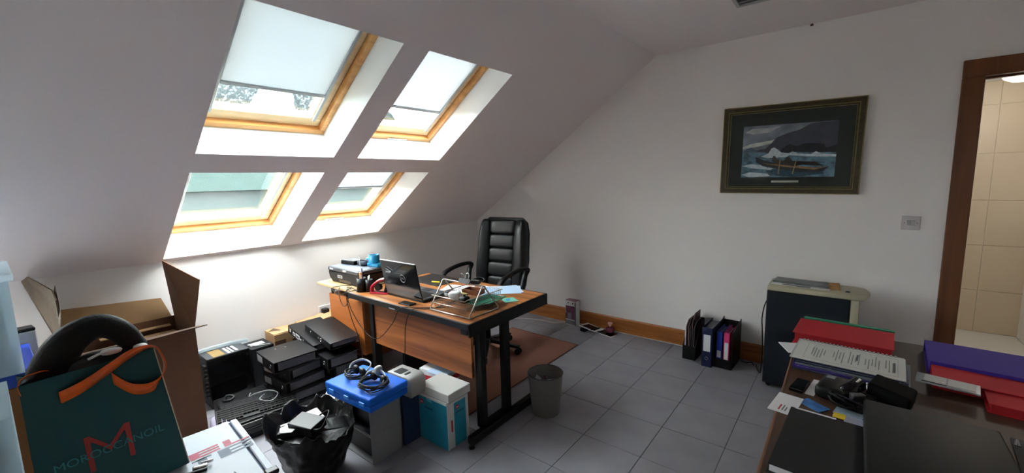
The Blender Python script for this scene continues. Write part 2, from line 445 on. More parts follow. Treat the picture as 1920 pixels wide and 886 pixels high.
# skylights
def sbar(mb, u0, u1, v0, v1, d0, d1):
    P = [S(u, v, d) for u in (u0, u1) for v in (v0, v1) for d in (d0, d1)]
    Vv = [mb.v(p) for p in P]
    F = [mb.f([Vv[i] for i in q]) for q in ((0, 1, 3, 2), (4, 6, 7, 5), (0, 4, 5, 1), (2, 3, 7, 6), (0, 2, 6, 4), (1, 5, 7, 3))]
    bmesh.ops.bevel(mb.bm, geom=list({e for f in F for e in f.edges}), offset=.002, segments=1, affect='EDGES')
WLAB = ['large lower left skylight with its blind rolled up', 'lower right skylight with blind a third down',
        'large upper left skylight with rain spotted glass below a half drawn blind', 'upper right skylight with white blind half drawn', 'added open lower skylight out of view at the left for more daylight', 'open upper skylight left of the frame']
k = 0
for (a, b) in ((1, 3), (1, 5), (3, 3), (3, 5), (1, 1)):  # last pair: unseen skylight added at the left to brighten the room
        k += 1
        u0, u1, v0, v1 = us[a], us[a + 1], vsl[b], vsl[b + 1]
        root = bpy.data.objects.new('window_%d' % (k if k < 5 else k + 1), None); C.objects.link(root); root['kind'] = 'structure'; root['label'] = WLAB[k - 1]
        f = MB(PINE); t = .034
        sbar(f, u0, u0 + t, v0, v1, .183, .30); sbar(f, u1 - t, u1, v0, v1, .183, .30)
        sbar(f, u0 + t, u1 - t, v0, v0 + t, .183, .30); sbar(f, u0 + t, u1 - t, v1 - t, v1, .183, .30)
        f.build('window_frame', root)
        s_ = t + .005; q = .066
        f = MB(PINEL); e = [u0 + s_, u1 - s_, v0 + s_, v1 - s_]
        sbar(f, e[0], e[0] + q, e[2], e[3], .213, .27); sbar(f, e[1] - q, e[1], e[2], e[3], .213, .27)
        sbar(f, e[0] + q, e[1] - q, e[2], e[2] + q, .213, .27); sbar(f, e[0] + q, e[1] - q, e[3] - q, e[3], .213, .27)
        f.build('sash', root)
        f = MB(BLACKP); 
        sbar(f, e[0] + .02, e[1] - .02, e[2] - .004, e[2] + .0, .23, .29); sbar(f, e[0] + .02, e[1] - .02, e[3], e[3] + .004, .23, .29)
        f.build('seal', root)
        f = MB(GLASSW if k == 3 else GLASS)
        f.face([S(e[0] + q - .003, e[2] + q - .003, .255), S(e[1] - q + .003, e[2] + q - .003, .255), S(e[1] - q + .003, e[3] - q + .003, .255), S(e[0] + q - .003, e[3] - q + .003, .255)])
        f.build('glass_pane', root)
        f = MB(ALU)
        sbar(f, e[0] + .05, e[1], e[2] + .042, e[2] + .060, .200, .2125); sbar(f, e[0] + .05, e[1], e[3] - .060, e[3] - .042, .200, .2125)
        f.build('blind_rail', root)
        ub = {1: None, 2: .490, 3: 1.440, 4: 1.440, 5: None, 6: None}[k]
        f = MB(LGREY); sbar(f, e[1] - .055, e[1] + .03, e[2] + .02, e[3] - .02, .170, .1995); f.build('blind_headbox', root)
        if ub:
            f = MB(BLIND); top = e[1] - .05
            f.face([S(ub + .01, e[2] + .058, .2065), S(top, e[2] + .058, .2065), S(top, e[3] - .058, .2065), S(ub + .01, e[3] - .058, .2065)])
            f.build('blind_cloth', root)
            f = MB(ALU); sbar(f, ub - .009, ub + .011, e[2] + .0605, e[3] - .0605, .198, .2115); f.build('blind_bar', root)
# paper labels hung on the two right skylights
def hung_label(u, v, lab):
    t = thing('hanging_label', lab, 'paper label', S(u, v, .18))
    f = MB(PAPER); wv = .085
    P = []
    for i in range(7):
        P.append((Vector(S(u + .018 - i * .012, v, .178 - (.004 if i > 1 else 0) - .012 * (i / 6) ** 2))))
    rows = [[(p - Vector((0, wv, 0))), (p + Vector((0, wv, 0)))] for p in P]
    o0 = Vector(S(u, v, .18)); n = Vector((sin(AL), 0, -cos(AL))) * .0008
    for i in range(6):
        a, b = rows[i], rows[i + 1]
        for sg in (1, -1):
            f.face([a[0] - o0 + n * sg, a[1] - o0 + n * sg, b[1] - o0 + n * sg, b[0] - o0 + n * sg])
    bmesh.ops.remove_doubles(f.bm, verts=f.bm.verts[:], dist=1e-5)
    f.build('label_sheet', t)
    f = MB(INK)
    for i in (2, 3):
        p = P[i] - o0 + n * 2
        f.face([p + Vector((0, -wv * .7, 0)), p + Vector((0, wv * (.7 if i == 2 else .4), 0)), p + Vector((.003, wv * (.7 if i == 2 else .4), .002)), p + Vector((.003, -wv * .7, .002))])
    f.build('printed_lines', t)
hung_label(1.135, -1.735, 'white paper label hanging on the sill of the upper right skylight')
hung_label(.045, -1.79, 'curled white paper label on the sill of the lower right skylight')

# baseboards, door casing
w = MB(OAKTRIM); w.prism([(0, 0), (-.016, 0), (-.016, .135), (-.008, .146), (0, .146)], .0, 3.996, 'x'); struct(w, 'baseboard_back')
w = MB(OAKTRIM); w.prism([(0, 0), (-.016, 0), (-.016, .135), (-.008, .146), (0, .146)], 5.0, XE, 'x'); struct(w, 'baseboard_right')
w = MB(OAKDOOR)
for x0, x1 in ((DX0 - .091, DX0 + .004), (DX1 - .004, DX1 + .091)): w.box(x0, x1, -.022, 0, 0, DZ - .004, .004, 2)
w.box(DX0 - .091, DX1 + .091, -.022, 0, DZ - .004, DZ + .097, .004, 2)
struct(w, 'trim_7', label='brown wooden door architrave')
w = MB(OAKDOOR)
w.box(DX0 - .03, DX0, 0, .12, 0, DZ); w.box(DX1, DX1 + .03, 0, .12, 0, DZ); w.box(DX0 - .03, DX1 + .03, 0, .12, DZ, DZ + .03)
w.box(DX0, DX0 + .012, .05, .09, 0, DZ - .012); w.box(DX0, DX1, .05, .09, DZ - .012, DZ)
w.use(CHROME); w.box(DX0 - .001, DX0 + .002, .012, .04, .98, 1.05)
struct(w, 'trim_8', label='brown wooden door lining')
# tiled room beyond the doorway
w = MB(BFLOOR); w.box(3.3, 5.6, .0, 1.86, -.08, -.001); struct(w, 'floor_bathroom')
w = MB(BGROUT); w.box(3.3, 5.6, 1.855, 1.95, -.08, 2.32); wb_ = struct(w, 'wall_bathroom')
zs = [.0, .39, .805, 1.21, 1.622, 2.04, 2.24]; xs = [3.3, 3.90, 4.497, 5.09, 5.6]
for a in range(6):
    for b in range(4):
        t = MB(BTILE); t.box(xs[b] + .002, xs[b + 1] - .002, 1.847, 1.856, zs[a] + .002, zs[a + 1] - .002, .001, 1); t.build('wall_tile', wb_)
w = MB(PAINTW); w.box(3.3, 5.6, .12, 1.95, 2.24, 2.34); struct(w, 'ceiling_bathroom')
w = MB(PAINTW); w.box(3.18, 3.3, .12, 1.95, -.08, 2.34); struct(w, 'wall_bathroom_left')
w = MB(PAINTW); w.box(5.6, 5.72, .12, 1.95, -.08, 2.34); struct(w, 'wall_bathroom_right')
t = thing('shower_screen', 'white panel standing at the right edge of the tiled room', 'panel', (4.76, 1.3, 0))
w = MB(WHITEP); w.box(0, .03, -.42, .52, .004, 1.02, .004); w.build('panel', t)
w = MB(CHROME); w.box(-.004, .034, -.42, .52, 1.02, 1.035, .002); w.build('top_rail', t)
t = thing('dome_light', 'white round light on the ceiling of the tiled room', 'ceiling light', (4.55, 1.45, 2.24))
w = MB(WHITEP); w.lathe([(0, 0), (.15, 0), (.15, -.015), (.14, -.02)], 28); w.build('base', t)
w = MB(emis('lit lamp glass', (255, 244, 228), .5)); w.lathe([(.14, -.018), (.125, -.05), (.08, -.075), (0, -.085)], 28); w.build('shade', t)
ld = bpy.data.lights.new('bathroom_lamp', 'POINT'); ld.energy = 1.8; ld.color = (1, .93, .84); ld.shadow_soft_size = .12
lo = bpy.data.objects.new('bathroom_lamp', ld); C.objects.link(lo); lo.location = (4.45, .75, 1.95)

# ================================================================== OUTSIDE
w = MB(mat('pale wet field', (46, 54, 44), 1.0, spec=0, var=.3, scale=.3)); w.box(-120, 60, -80, 80, -3.4, -3.2); tag(w.build('lawn'), 'pale wet ground outside beyond the skylights', 'ground')
t = thing('neighbouring_house', 'pale rendered house with slate roof seen through the lower skylights', 'house', (-16, 8, -3.2))
w = MB(mat('grey render', (48, 56, 55), 1.0, spec=0)); w.box(-4, 4, -16, 16, 0, 4.65); w.build('wall', t)
w = MB(mat('grey green slate', (33, 41, 39), 1.0, spec=0, var=.15, scale=2)); w.prism([(-4.4, 4.6), (4.4, 4.6), (0, 6.9)], -16.3, 16.3, 'y'); w.build('roof', t)
w = MB(mat('cream coping', (50, 47, 36), 1.0, spec=0)); w.box(4.001, 4.25, -16, 16, 0, 3.3); w.build('plinth', t)
t0 = None
LEAF = mat('hazy tree foliage', (17, 22, 21), 1.0, spec=0, var=.35, scale=1.2)
for i, (x, y, h, r) in enumerate([(-34, 8, 15, 3.4), (-33, 15.2, 15.2, 3.4), (-35, 22.4, 13.5, 3.4), (-34, 29.6, 13, 3.4), (-34, .8, 14, 3.4)]):
    t = thing('distant_tree', ['hazy dark tree left of the tallest one beyond the house', 'tallest hazy tree behind the house', 'hazy tree right of the tallest one', 'far right hazy tree behind the house', 'far left hazy tree behind the house'][i], 'tree', (x, y, -3.2), 0, 'trees behind the house')
    w = MB(mat('bark', (80, 70, 60), .9)); w.cyl((0, 0, 0), (0, 0, h * .6), .35, .2, 8); w.build('trunk', t)
    w = MB(LEAF)
    for q in range(22):
        a = random.uniform(0, 2 * pi); rr = random.uniform(0, r * .55)
        w.pad((rr * cos(a), rr * sin(a), h * .58 + random.uniform(-.36, .26) * h), (r * random.uniform(.7, 1), ) * 2 + (r * random.uniform(.6, .9),), .9, 12, 8)
    w.build('crown', t)

# ================================================================== WALL THINGS
# framed painting (flat print built from flat shapes)
t = thing('framed_painting', 'gilt and dark framed seascape of rowers in a long boat by a headland', 'painting', (3.1385, -.002, 1.672), rot=(0, radians(.9), 0))
def ringbar(mb, hx, hz, wd, y0, y1):
    for (a, b, c, d) in ((-hx, hx, hz - wd, hz), (-hx, hx, -hz, -hz + wd), (-hx, -hx + wd, -hz + wd, hz - wd), (hx - wd, hx, -hz + wd, hz - wd)):
        mb.box(a, b, y0, y1, c, d, .002, 1)
HX, HZ = .431, .325
w = MB(mat('dark bronze frame', (66, 56, 36), .4, .3, var=.3, scale=60)); ringbar(w, HX - .004, HZ - .004, .046, -.028, 0); w.build('frame', t)
GOLD = mat('dull gilt', (140, 124, 78), .4, .5)
w = MB(GOLD); ringbar(w, HX, HZ, .006, -.033, 0); ringbar(w, HX - .034, HZ - .034, .005, -.034, -.02); ringbar(w, HX - .046, HZ - .046, .006, -.024, -.01); w.build('gilt_edge', t)
w = MB(mat('dark green mount', (34, 40, 34), .5)); w.box(-HX + .05, HX - .05, -.012, -.004, -HZ + .05, HZ - .05); w.build('mount', t)
w = MB(mat('cream plaque', (190, 186, 170), .5)); w.box(-.085, .085, -.0145, -.0119, -.243, -.229, .001, 1); w.build('name_plaque', t)
pc = MB()
PX, PZ0, PZ1 = .29, -.203, .180
def fl(m, pts, y):
    pc.use(m); pc.face([(-PX + a * 2 * PX, y, PZ0 + b * (PZ1 - PZ0)) for a, b in pts])
SKYP = mat('painted sky', (120, 128, 140), .6, var=.5, scale=9)
SEAP = mat('painted sea', (92, 124, 142), .6, var=.6, scale=26)
fl(SKYP, [(0, .45), (1, .45), (1, 1), (0, 1)], -.0125)
fl(mat('painted cloud', (196, 198, 190), .6, var=.15, scale=30), [(0, .6), (.1, .66), (.3, .70), (.42, .74), (.36, .66), (.18, .60), (0, .56)], -.0127)
fl(mat('painted cloud light', (172, 172, 176), .6, var=.2, scale=30), [(.02, .88), (.1, .95), (.3, .94), (.42, .97), (.3, .86), (.12, .84)], -.0127)
fl(mat('painted far hills', (78, 96, 118), .6), [(0, .50), (.05, .56), (.1, .59), (.15, .54), (.22, .50)], -.0128)
fl(mat('painted headland', (62, 62, 76), .6, var=.2, scale=14), [(.14, .47), (.2, .54), (.26, .55), (.32, .64), (.38, .76), (.5, .83), (.62, .88), (.72, .97), (.8, .99), (.92, .99), (1, 1), (1, .42), (.2, .46)], -.0130)
fl(mat('painted rocks', (34, 32, 40), .6, var=.4, scale=40), [(.42, .46), (.45, .55), (.52, .62), (.6, .58), (.68, .62), (.78, .62), (.87, .60), (.9, .52), (1, .58), (1, .42), (.42, .42)], -.0132)
fl(SEAP, [(0, 0), (1, 0), (1, .44), (.8, .45), (.6, .47), (.4, .45), (.2, .49), (0, .5)], -.0134)
FOAM = mat('painted foam', (196, 206, 212), .6, var=.2, scale=50)
fl(FOAM, [(.22, .40), (.3, .46), (.33, .55), (.36, .57), (.4, .53), (.44, .47), (.55, .44), (.5, .38), (.3, .37)], -.0136)
fl(FOAM, [(.5, .42), (.56, .48), (.62, .44), (.75, .42), (.8, .47), (.86, .42), (1, .40), (1, .36), (.7, .38)], -.0136)
fl(FOAM, [(0, .22), (.1, .26), (.24, .24), (.3, .18), (.4, .22), (.34, .14), (.16, .17)], -.0136)
fl(FOAM, [(.0, .05), (.1, .1), (.3, .07), (.34, .02), (.1, 0)], -.0136)
fl(mat('painted deep water', (36, 74, 92), .6, var=.5, scale=60), [(.28, .12), (.4, .16), (.6, .10), (.86, .14), (.9, .06), (.6, .0), (.4, .03)], -.0137)
fl(mat('painted boat hull', (38, 38, 48), .6, var=.3, scale=50), [(.155, .40), (.17, .30), (.24, .22), (.34, .18), (.6, .10), (.8, .08), (.88, .10), (.94, .18), (.8, .16), (.6, .20), (.4, .26), (.25, .33)], -.0139)
fl(mat('painted boat rim', (150, 112, 70), .6, var=.3, scale=50), [(.24, .27), (.5, .19), (.8, .13), (.93, .185), (.8, .17), (.5, .23)], -.0141)
fl(mat('painted boat crew', (64, 52, 46), .6, var=.4, scale=60), [(.34, .33), (.36, .41), (.38, .40), (.40, .34), (.48, .31), (.50, .38), (.53, .38), (.56, .31), (.7, .22), (.9, .2), (.8, .28), (.6, .20), (.38, .25)], -.0142)
fl(mat('painted oar', (160, 140, 100), .6), [(.42, .06), (.43, .33), (.44, .33), (.432, .06)], -.0144)
fl(MATS['painted oar'], [(.57, .06), (.60, .31), (.612, .31), (.584, .06)], -.0144)
fl(MATS['painted boat crew'], [(.55, .29), (.9, .26), (.9, .268), (.55, .30)], -.0144)
pc.build('painted_print', t)
w = MB(clear('picture glass', (250, 252, 252), .02, .0)); w.face([(-HX + .05, -.018, -HZ + .05), (HX - .05, -.018, -HZ + .05), (HX - .05, -.018, HZ - .05), (-HX + .05, -.018, HZ - .05)]); w.build('glass', t)
# light switch
t = thing('light_switch', 'white double rocker light switch on the wall beside the doorway', 'light switch', (3.8375, 0, 1.157))
SWP = mat('dull white switch plastic', (196, 190, 190), .45)
w = MB(SWP); w.box(-.045, .045, -.009, 0, -.045, .045, .003); w.build('plate', t)
for s_ in (-.011, .011):
    w = MB(SWP); w.box(s_ - .009, s_ + .009, -.014, -.007, -.016, .016, .002, R=Matrix.Rotation(radians(6), 4, 'X')); w.build('rocker', t)
for s_ in (-.03, .03):
    w = MB(DGREY); w.cyl((s_, -.0098, 0), (s_, -.008, 0), .003, n=10); w.build('screw', t)
# ceiling light louvre (corner only in view)
t = thing('ceiling_light', 'grey louvred light fitting in the flat ceiling at the top edge', 'ceiling light', (3.2, -1.005, ZC))
w = MB(LGREY)
for (a, b, c, d) in ((-.297, .297, .277, .297), (-.297, .297, -.297, -.277), (-.297, -.277, -.277, .277), (.277, .297, -.277, .277)): w.box(a, b, c, d, -.012, 0)
w.build('frame', t)
w = MB(DGREY); w.box(-.277, .277, -.277, .277, -.002, 0); w.build('backing', t)
for i in range(6):
    w = MB(GREYP); w.box(-.277, .277, -.2305 + i * .0922 - .002, -.2305 + i * .0922 + .002, -.012, -.003); w.build('louvre_slat', t)
for i in range(2):
    w = MB(GREYP); w.box(-.09 + i * .18 - .002, -.09 + i * .18 + .002, -.276, .276, -.0121, -.0031); w.build('louvre_divider', t)
w = MB(BROWNC); w.pad((0, 0, 0), (.02, .012, .016), .8, 10, 6); w.cyl((0, 0, 0), (0, 0, .012), .003, n=8)
tag(w.build('ceiling_hook', loc=(3.24, -.012, ZC - .01)), 'tiny brown hook where the gable wall meets the flat ceiling', 'hook')
# socket on the knee wall with black plug
t = thing('wall_socket', 'white wall socket with black plug on the low wall left of the desk', 'wall socket', (0, -1.955, .425))
w = MB(WHITEP); w.box(0, .01, -.075, .075, -.043, .043, .003); w.build('plate', t)
w = MB(BLACKP); w.box(.01, .06, -.06, -.01, -.02, .02, .005); w.build('plug', t)
w = MB(CABLEB); w.tube([(.058, -.035, -.01), (.09, -.035, -.03), (.085, -.02, -.06), (.06, .02, -.055)], .004); w.build('plug_lead', t)
# ================================================================== DESK
t = thing('office_desk', 'teak topped office desk with black metal frame carrying the open laptop', 'desk', (1.333, -1.785, 0))
X0, X1, Y0, Y1 = -.613, .612, -.38, .38
w = MB(WALNUT); w.box(X0 + .012, X1 - .012, Y0 + .012, Y1 - .012, .70, .73, .001, 1); w.build('desktop', t)
w = MB(BLACKM)
w.box(X0, X1, Y0, Y0 + .013, .692, .7305, .003); w.box(X0, X1, Y1 - .013, Y1, .692, .7305, .003)
w.box(X0, X0 + .013, Y0, Y1, .692, .7305, .003); w.box(X1 - .013, X1, Y0, Y1, .655, .7305, .003); w.build('edge_band', t)
w = MB(BLACKM); w.box(X0 + .04, X1 - .04, Y0 + .07, Y0 + .10, .66, .70); w.box(X0 + .04, X1 - .04, Y1 - .10, Y1 - .07, .66, .70); w.box(X1 - .09, X1 - .04, Y0 + .02, Y1 - .02, .655, .70); w.build('under_frame', t)
w = MB(WALNUTP); w.box(-.455, .525, -.285, -.265, .36, .655, .001, 1); w.build('modesty_panel', t)
for xx in (.547,):
    for yy in (-.235, -.01):
        w = MB(BLACKM); w.box(xx - .025, xx + .025, yy - .022, yy + .022, .05, .66, .004); w.build('leg', t)
w = MB(BLACKM); w.box(.565, .61, -.385, .37, .022, .07, .006); w.box(.53, .60, -.26, .02, .05, .07, .004); w.build('foot_bar', t)
for yy in (-.375, .36):
    w = MB(BLACKP); w.cyl((.588, yy, 0), (.588, yy, .025), .019, .014, 12); w.build('glide', t)
w = MB(BLACKM); w.box(-.47, -.43, -.30, -.24, 0, .66, .004); w.build('leg', t)
w = MB(BLACKM); w.box(-.50, -.46, -.02, .34, 0, .66, .004); w.build('leg', t)
w = MB(GREYP); w.box(-.11, -.05, -.3805, -.3795, .698, .706); w.build('edge_clip', t)

t = thing('side_return', 'orange teak return unit between the desk and the wall under the printer', 'side unit', (.565, -1.8, 0))
w = MB(ORANGEW); w.box(-.225, .235, -.30, -.28, .25, .655, .002, 1); w.build('front_panel', t)
w = MB(ORANGEW); w.box(-.225, .235, -.279, .3, .635, .655, .002, 1); w.build('top', t)
w = MB(ORANGEW); w.box(-.225, -.205, -.279, .3, 0.0, .634); w.build('side_panel', t)
w = MB(ORANGEW); w.box(.215, .235, -.279, .3, .25, .634); w.build('side_panel', t)
for yy in (-.25, .27):
    w = MB(BLACKM); w.box(.19, .214, yy - .012, yy + .012, 0, .634); w.build('leg', t)
w = MB(LIGHTW); w.box(-.345, .152, -.33, .3, .714, .735, .004); w.build('raised_shelf', t)
for xx, yy in ((-.19, -.285), (.12, -.27), (-.19, .26), (.12, .26)):
    w = MB(mat('grey metal post', (110, 106, 98), .4, .6)); w.cyl((xx, yy, .655), (xx, yy, .714), .013, n=12); w.build('post', t)

# printer
t = thing('printer', 'black flat printer with grey lid on the shelf beside the wall', 'printer', (.475, -1.885, .735))
w = MB(BLACKP); w.prism([(-.155, 0), (.215, 0), (.222, .035), (.222, .085), (-.215, .085), (-.20, .035)], -.165, .17, 'y', .006); w.build('body', t)
w = MB(DGREY); w.box(-.215, .222, -.168, .17, .088, .118, .008); w.build('lid', t)
w = MB(mat('scanner lid grey', (104, 112, 124), .35)); w.box(-.20, .205, -.155, .158, .117, .121, .002, 1); w.build('lid_top', t)
for xx in (-.155, .04):
    w = MB(LGREY); w.box(xx - .025, xx + .025, -.172, -.166, .099, .110, .002); w.build('latch', t)
w = MB(LGREY); w.box(-.075, -.005, -.1665, -.1635, .040, .064, .001, 1); lb = w.build('maker_label', t)
text('EPSON', .016, BLACKP, t, 'lettering', frame((.475 - .515, -.1672, .052), (1, 0, 0), (0, 0, 1)))
w = MB(BLACKG); w.box(-.06, .12, -.167, -.163, .012, .034, .002); w.build('paper_slot', t)

t = thing('black_gadget_case', 'slim black case with grey top lying on the printer lid by the wall', 'case', (.36, -1.90, .857), radians(8))
w = MB(BLACKP); w.box(-.08, .08, -.04, .06, 0, .028, .006); w.build('base', t)
w = MB(DGREY); w.box(-.078, .078, -.038, .058, .028, .034, .003); w.build('top', t)
t = thing('cloth_pouch', 'crumpled dark fabric pouch on the printer beside the blue cup', 'pouch', (.50, -1.87, .857))
w = MB(mat('dark slate fabric', (58, 62, 76), .8, bump=.5, bscale=40)); w.pad((0, 0, .02), (.12, .09, .045), .7); w.pad((.04, .02, .027), (.08, .07, .045), .8); w.build('fabric', t)
w = MB(BLACKP); w.tube([(-.05, -.03, .02), (0, -.03, .046), (.05, -.01, .04)], .004); w.build('drawstring', t)
t = thing('blue_desk_cup', 'bright blue plastic cup holder standing on the printer', 'cup holder', (.60, -1.845, .857), radians(6))
w = MB(BLUEM); w.lathe([(0, .001), (.040, .001), (.043, .006), (.042, .088), (.036, .088), (.036, .012), (0, .012)], 24); w.build('cup', t)
w = MB(BLUEM); w.box(-.045, .085, -.04, .04, 0, .024, .006); w.build('tray', t)
w = MB(BLUEM); w.box(-.075, -.04, -.02, .03, 0.0, .06, .005); w.build('side_pocket', t)
# pen pots
t = thing('pen_pot', 'round black pen pot holding scissors at the desk corner', 'pen pot', (.79, -2.085, .73))
w = MB(BLACKP); w.lathe([(0, 0), (.033, 0), (.034, .10), (.031, .10), (.030, .006), (0, .006)], 24); w.build('pot', t)
w = MB(mat('orange tan handle', (200, 140, 84), .5)); w.tube([(.0, 0, .09), (-.003, .0, .118), (-.004, 0, .14)], .011, 10); w.build('marker_handle', t)
w = MB(mat('violet pen', (44, 34, 96), .4)); w.cyl((-.008, .014, .02), (-.012, .018, .165), .006, n=10); w.build('pen', t)
w = MB(WHITEP); w.cyl((-.014, .01, .03), (-.022, .012, .255), .0016, n=8); w.pad((-.022, .012, .258), (.008, .008, .01), .9, 8, 6); w.build('white_pen', t)
w = MB(ALU); w.cyl((.012, -.006, .02), (.018, -.008, .125), .003, n=8); w.build('pen', t)
t = thing('pen_pot', 'second black pen pot between the scissors pot and the printer', 'pen pot', (.838, -2.055, .73))
w = MB(BLACKP); w.lathe([(0, 0), (.026, 0), (.027, .088), (.024, .088), (.023, .006), (0, .006)], 24); w.build('pot', t)
w = MB(CHROME); w.cyl((0, 0, .02), (.006, .004, .12), .003, n=8); w.build('pen', t)
w = MB(WHITEP); w.cyl((.006, -.004, .02), (.012, -.01, .115), .004, n=8); w.build('pen', t)
# crimson stapler-like tape dispenser
t = thing('tape_dispenser', 'crimson and black tape dispenser behind the laptop lid', 'tape dispenser', (.955, -2.045, .73), radians(20))
w = MB(CRIMSON); w.prism([(-.075, 0), (.07, 0), (.075, .012), (-.07, .014)], -.024, .024, 'y', .004); w.build('base', t)
w = MB(CRIMSON); w.tube([(-.068, 0, .012), (-.062, 0, .045), (-.03, 0, .072), (.01, 0, .096), (.05, 0, .104)], .013, 10, flat=1.4, up=(0, 1, 0)); w.build('arm', t)
w = MB(BLACKP); w.tube([(.052, 0, .10), (.062, 0, .07), (.05, 0, .03), (.04, 0, .012)], .012, 10, flat=1.3, up=(0, 1, 0)); w.cyl((-.01, -.015, .045), (-.01, .015, .045), .024, n=18); w.build('reel', t)

# laptop
t = thing('open_laptop', 'open black laptop with round logo on the lid standing on the teak desk', 'laptop', (1.225, -2.03, .7305))
w = MB(BLACKP); w.box(-.187, .187, -.005, .235, .0, .020, .005); w.build('base', t)
w = MB(DGREY); w.box(-.175, .175, .03, .225, .0198, .0215, .0005, 1); kb = w.build('keyboard_deck', t)
w = MB(BLACKP)
for r in range(6):
    for c in range(16): w.box(-.155 + c * .0195, -.155 + c * .0195 + .0165, .035 + r * .0175, .035 + r * .0175 + .0145, .0215, .0235)
w.build('keys', kb, kind='stuff')
w = MB(CHAR); w.box(-.045, .045, .15, .215, .0213, .0222); w.build('touchpad', kb)
R = Matrix.Translation((0, -.004, .018)) @ Matrix.Rotation(radians(10.5), 4, 'X')
w = MB(BLACKG); w.M = R; w.box(-.187, .187, -.010, 0, 0, .248, .004); w.build('lid', t)
w = MB(mat('lit laptop screen', (70, 90, 110), .2)); w.M = R; w.box(-.172, .172, -.0002, .001, .02, .235); w.build('screen', t)
w = MB(LGREY); w.M = R; w.box(-.185, .185, -.011, -.002, .2465, .2500, .001, 1); w.build('lid_trim', t)
L = R @ frame((.03, -.0103, .135), (1, 0, 0), (0, 0, 1))
w = MB(CHROME); w.M = R; 
w.tube([(.03 + .026 * cos(a * pi / 12), -.0106, .135 + .026 * sin(a * pi / 12)) for a in range(24)], .0012, 6, curve=False, closed=True); w.build('logo_ring', t)
text('DELL', .016, CHROME, t, 'logo_letters', L, .0004, .0006)
w = MB(LGREY); w.M = R
for (a, b, c, d, rr) in ((-.145, -.09, .165, .170, 0), (-.14, -.085, .178, .181, .3), (-.12, -.06, .195, .197, .4), (-.15, -.10, .158, .160, 0)): w.box(a, b, -.0106, -.010, c, d, R=Matrix.Rotation(rr, 4, 'Y'))
w.build('lid_sticker_marks', t)

# documents on the desk
t = tag(MB(BLACKM).box(0, 0.001, 0, .001, 0, .001).build('desk_pad'), 'x', 'x') if False else None
w = MB(mat('dark leatherette desk pad', (34, 30, 30), .5)); w.box(-.17, .20, -.13, .13, 0, .004, .001, 1); tag(w.build('desk_pad', loc=(.96, -1.56, .7305), rot=(0, 0, radians(-2))), 'black desk pad lying behind the laptop at the far desk edge', 'desk pad')
w = MB(YELLOW); w.box(-.035, .035, -.008, .008, 0, .008, .001, 1); tag(w.build('yellow_marker_pad', loc=(1.06, -1.62, .7347), rot=(0, 0, .3)), 'small pale yellow sticky note pad on the black desk pad', 'note pad')
t = thing('document_sheets', 'white printed sheets beside the laptop keyboard', 'papers', (1.335, -1.665, .7305), radians(12))
for i in range(3):
    w = MB(PAPER); w.box(-.105, .105, -.1, .1, i * .0012, i * .0012 + .0008, R=Matrix.Rotation(.12 * i, 4, 'Z')); sh = w.build('sheet', t)
w = MB(mat('pale print grey', (160, 164, 172), .8))
for i in range(10): w.box(-.09, random.uniform(.02, .09), -.085 + i * .017, -.081 + i * .017, .0032, .0036, R=Matrix.Rotation(.24, 4, 'Z'))
w.build('printed_lines', t)
t = thing('blue_card_sheets', 'two pale blue sheets fanned out near the right end of the teak desk', 'papers', (1.62, -1.52, .7305), radians(-38))
for i in range(2):
    w = MB(PAPERB); w.box(-.105, .105, -.148, .148, i * .0015, i * .0015 + .001, R=Matrix.Rotation(-.22 * i, 4, 'Z')); w.build('sheet', t)
t = thing('leaflet', 'small turquoise printed leaflet near the desk edge', 'leaflet', (1.83, -1.675, .7305), radians(-30))
w = MB(TEALBOX); w.box(-.05, .05, -.045, .045, 0, .002); w.build('sheet', t)
w = MB(BLUEM)
for i in range(3): w.box(-.03 + i * .012, -.018 + i * .016, -.02, .015 - i * .006, .002, .0024)
w.build('print', t)
w = MB(BLACKP); w.box(-.055, .055, -.028, .028, 0, .009, .003); tag(w.build('mobile_phone', loc=(1.335, -2.105, .7305), rot=(0, 0, radians(2))), 'black phone lying flat at the desk front below the laptop', 'phone')

